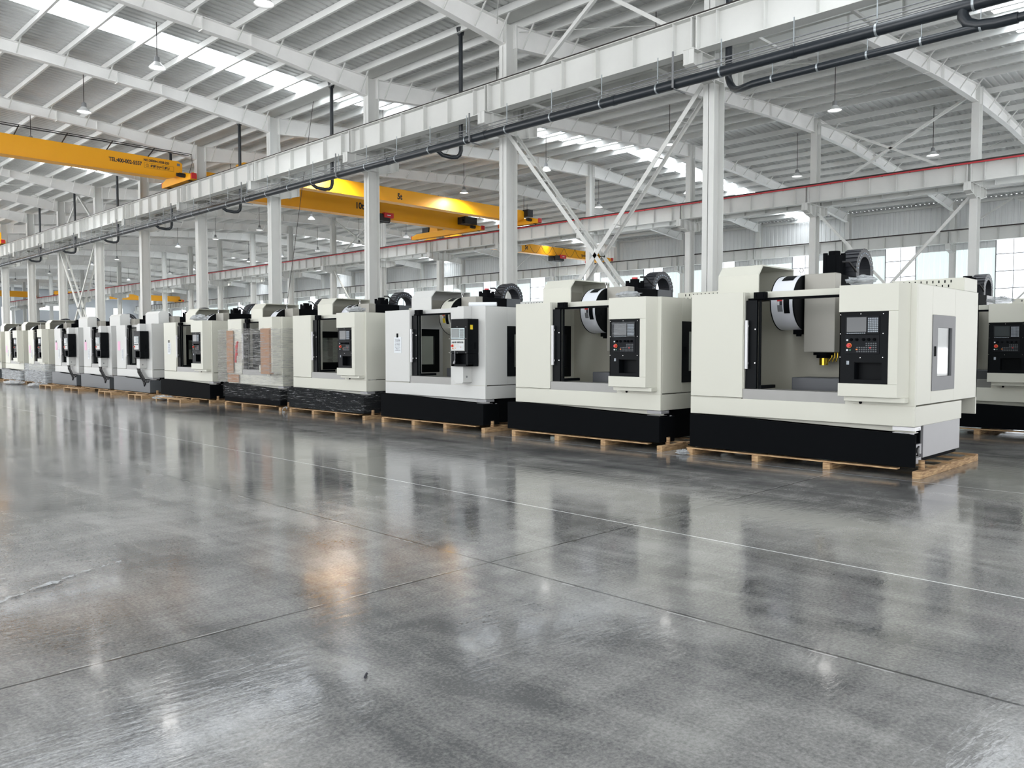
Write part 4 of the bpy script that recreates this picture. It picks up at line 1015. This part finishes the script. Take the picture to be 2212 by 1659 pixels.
rb = MB().tube([(.66, -.06, 1.66), (.60, -.07, 1.55), (.58, -.06, 1.40), (.56, -.07, 1.25), (.55, -.07, 1.12)], .028, 6).tube([(.66, -.06, 1.66), (.63, -.07, 1.45), (.61, -.06, 1.3)], .02, 6).build('red_ribbon', 'red')
rb.location = W2(4, 0, 0, 0); rb.rotation_euler = (0, 0, -math.pi/2); tag(rb, 'red ribbon under the film left of the opening of the wrapped machine', 'ribbon')
st = MB().tube([(-.02, -.18, .12), (-.10, -.2, .10), (-.13, -.22, .04), (-.10, -.24, .012), (.02, -.26, .012)], .012, 6).tube([(-.02, -.18, .12), (.04, -.2, .06), (.05, -.2, .12)], .01, 6).build('plastic_strap', 'bag')
st.location = W2(3, 0, 0, 0); st.rotation_euler = (0, 0, -math.pi/2); tag(st, 'loose white strap end by the pallet of the film-based machine', 'strap')
# loose planks in front of far machines
for i, (y, l, w) in enumerate(((21.9, 1.7, 'left of the wrapped machine'), (24.6, 1.1, 'before the nearest grey-based machine'), (27.1, 1.2, 'between the nearest and middle grey-based machines'), (30.2, 1.6, 'before the middle grey-based machine'), (33.2, 1.5, 'before the farthest grey-based machine'))):
    e = empty('wooden_pallet', (9.42, y, 0))
    MB().box(-.12, .12, 0, l, .08, .10).build('deck_board', 'wood', e)
    for yy in (.0, l*.5-.04, l-.08): MB().box(-.12, .4, yy, yy+.08, 0, .08).build('runner', 'wood', e)
    tag(e, f'spare pallet end lying flat on the floor {w}', 'pallet', 'spare wooden pallets')
# small pen-like scrap on the floor, plastic scraps
e = MB().cyl((2.10, 3.02, .008), (2.13, 3.05, .008), .006, 8).build('pen_like_scrap', 'ink'); tag(e, 'tiny dark stub lying on the concrete in the foreground', 'litter')
rnd = random.Random(11)
for k, (x, y, l, w) in enumerate(((1.10, 5.40, .20, .035), (1.26, 5.50, .15, .03), (1.42, 5.60, .24, .05), (1.64, 5.73, .12, .03), (1.76, 5.79, .14, .022), (1.90, 5.84, .12, .012), (2.03, 5.90, .05, .02), (1.35, 5.98, .05, .03))):
    q = MB(); v = []; n = 8; d = Vector((.9, .42, 0)).normalized(); p = Vector((-d.y, d.x, 0))
    for s_ in range(n):
        t = s_/(n-1); ww = w*(.25+math.sin(math.pi*t))*(.7+.6*rnd.random())
        for sg in (-1, 1): c_ = Vector((x, y, 0))+d*(l*t)+p*(sg*ww/2+.006*rnd.random()); v.append((c_.x, c_.y, .002+.010*rnd.random()))
    q.add(v, [(2*a, 2*a+1, 2*a+3, 2*a+2) for a in range(n-1)])
    o = q.build('plastic_scrap', 'bag'); tag(o, f'torn clear film scrap on the left foreground floor, {ORD[k]} of its line', 'litter', 'torn film scraps on the floor')
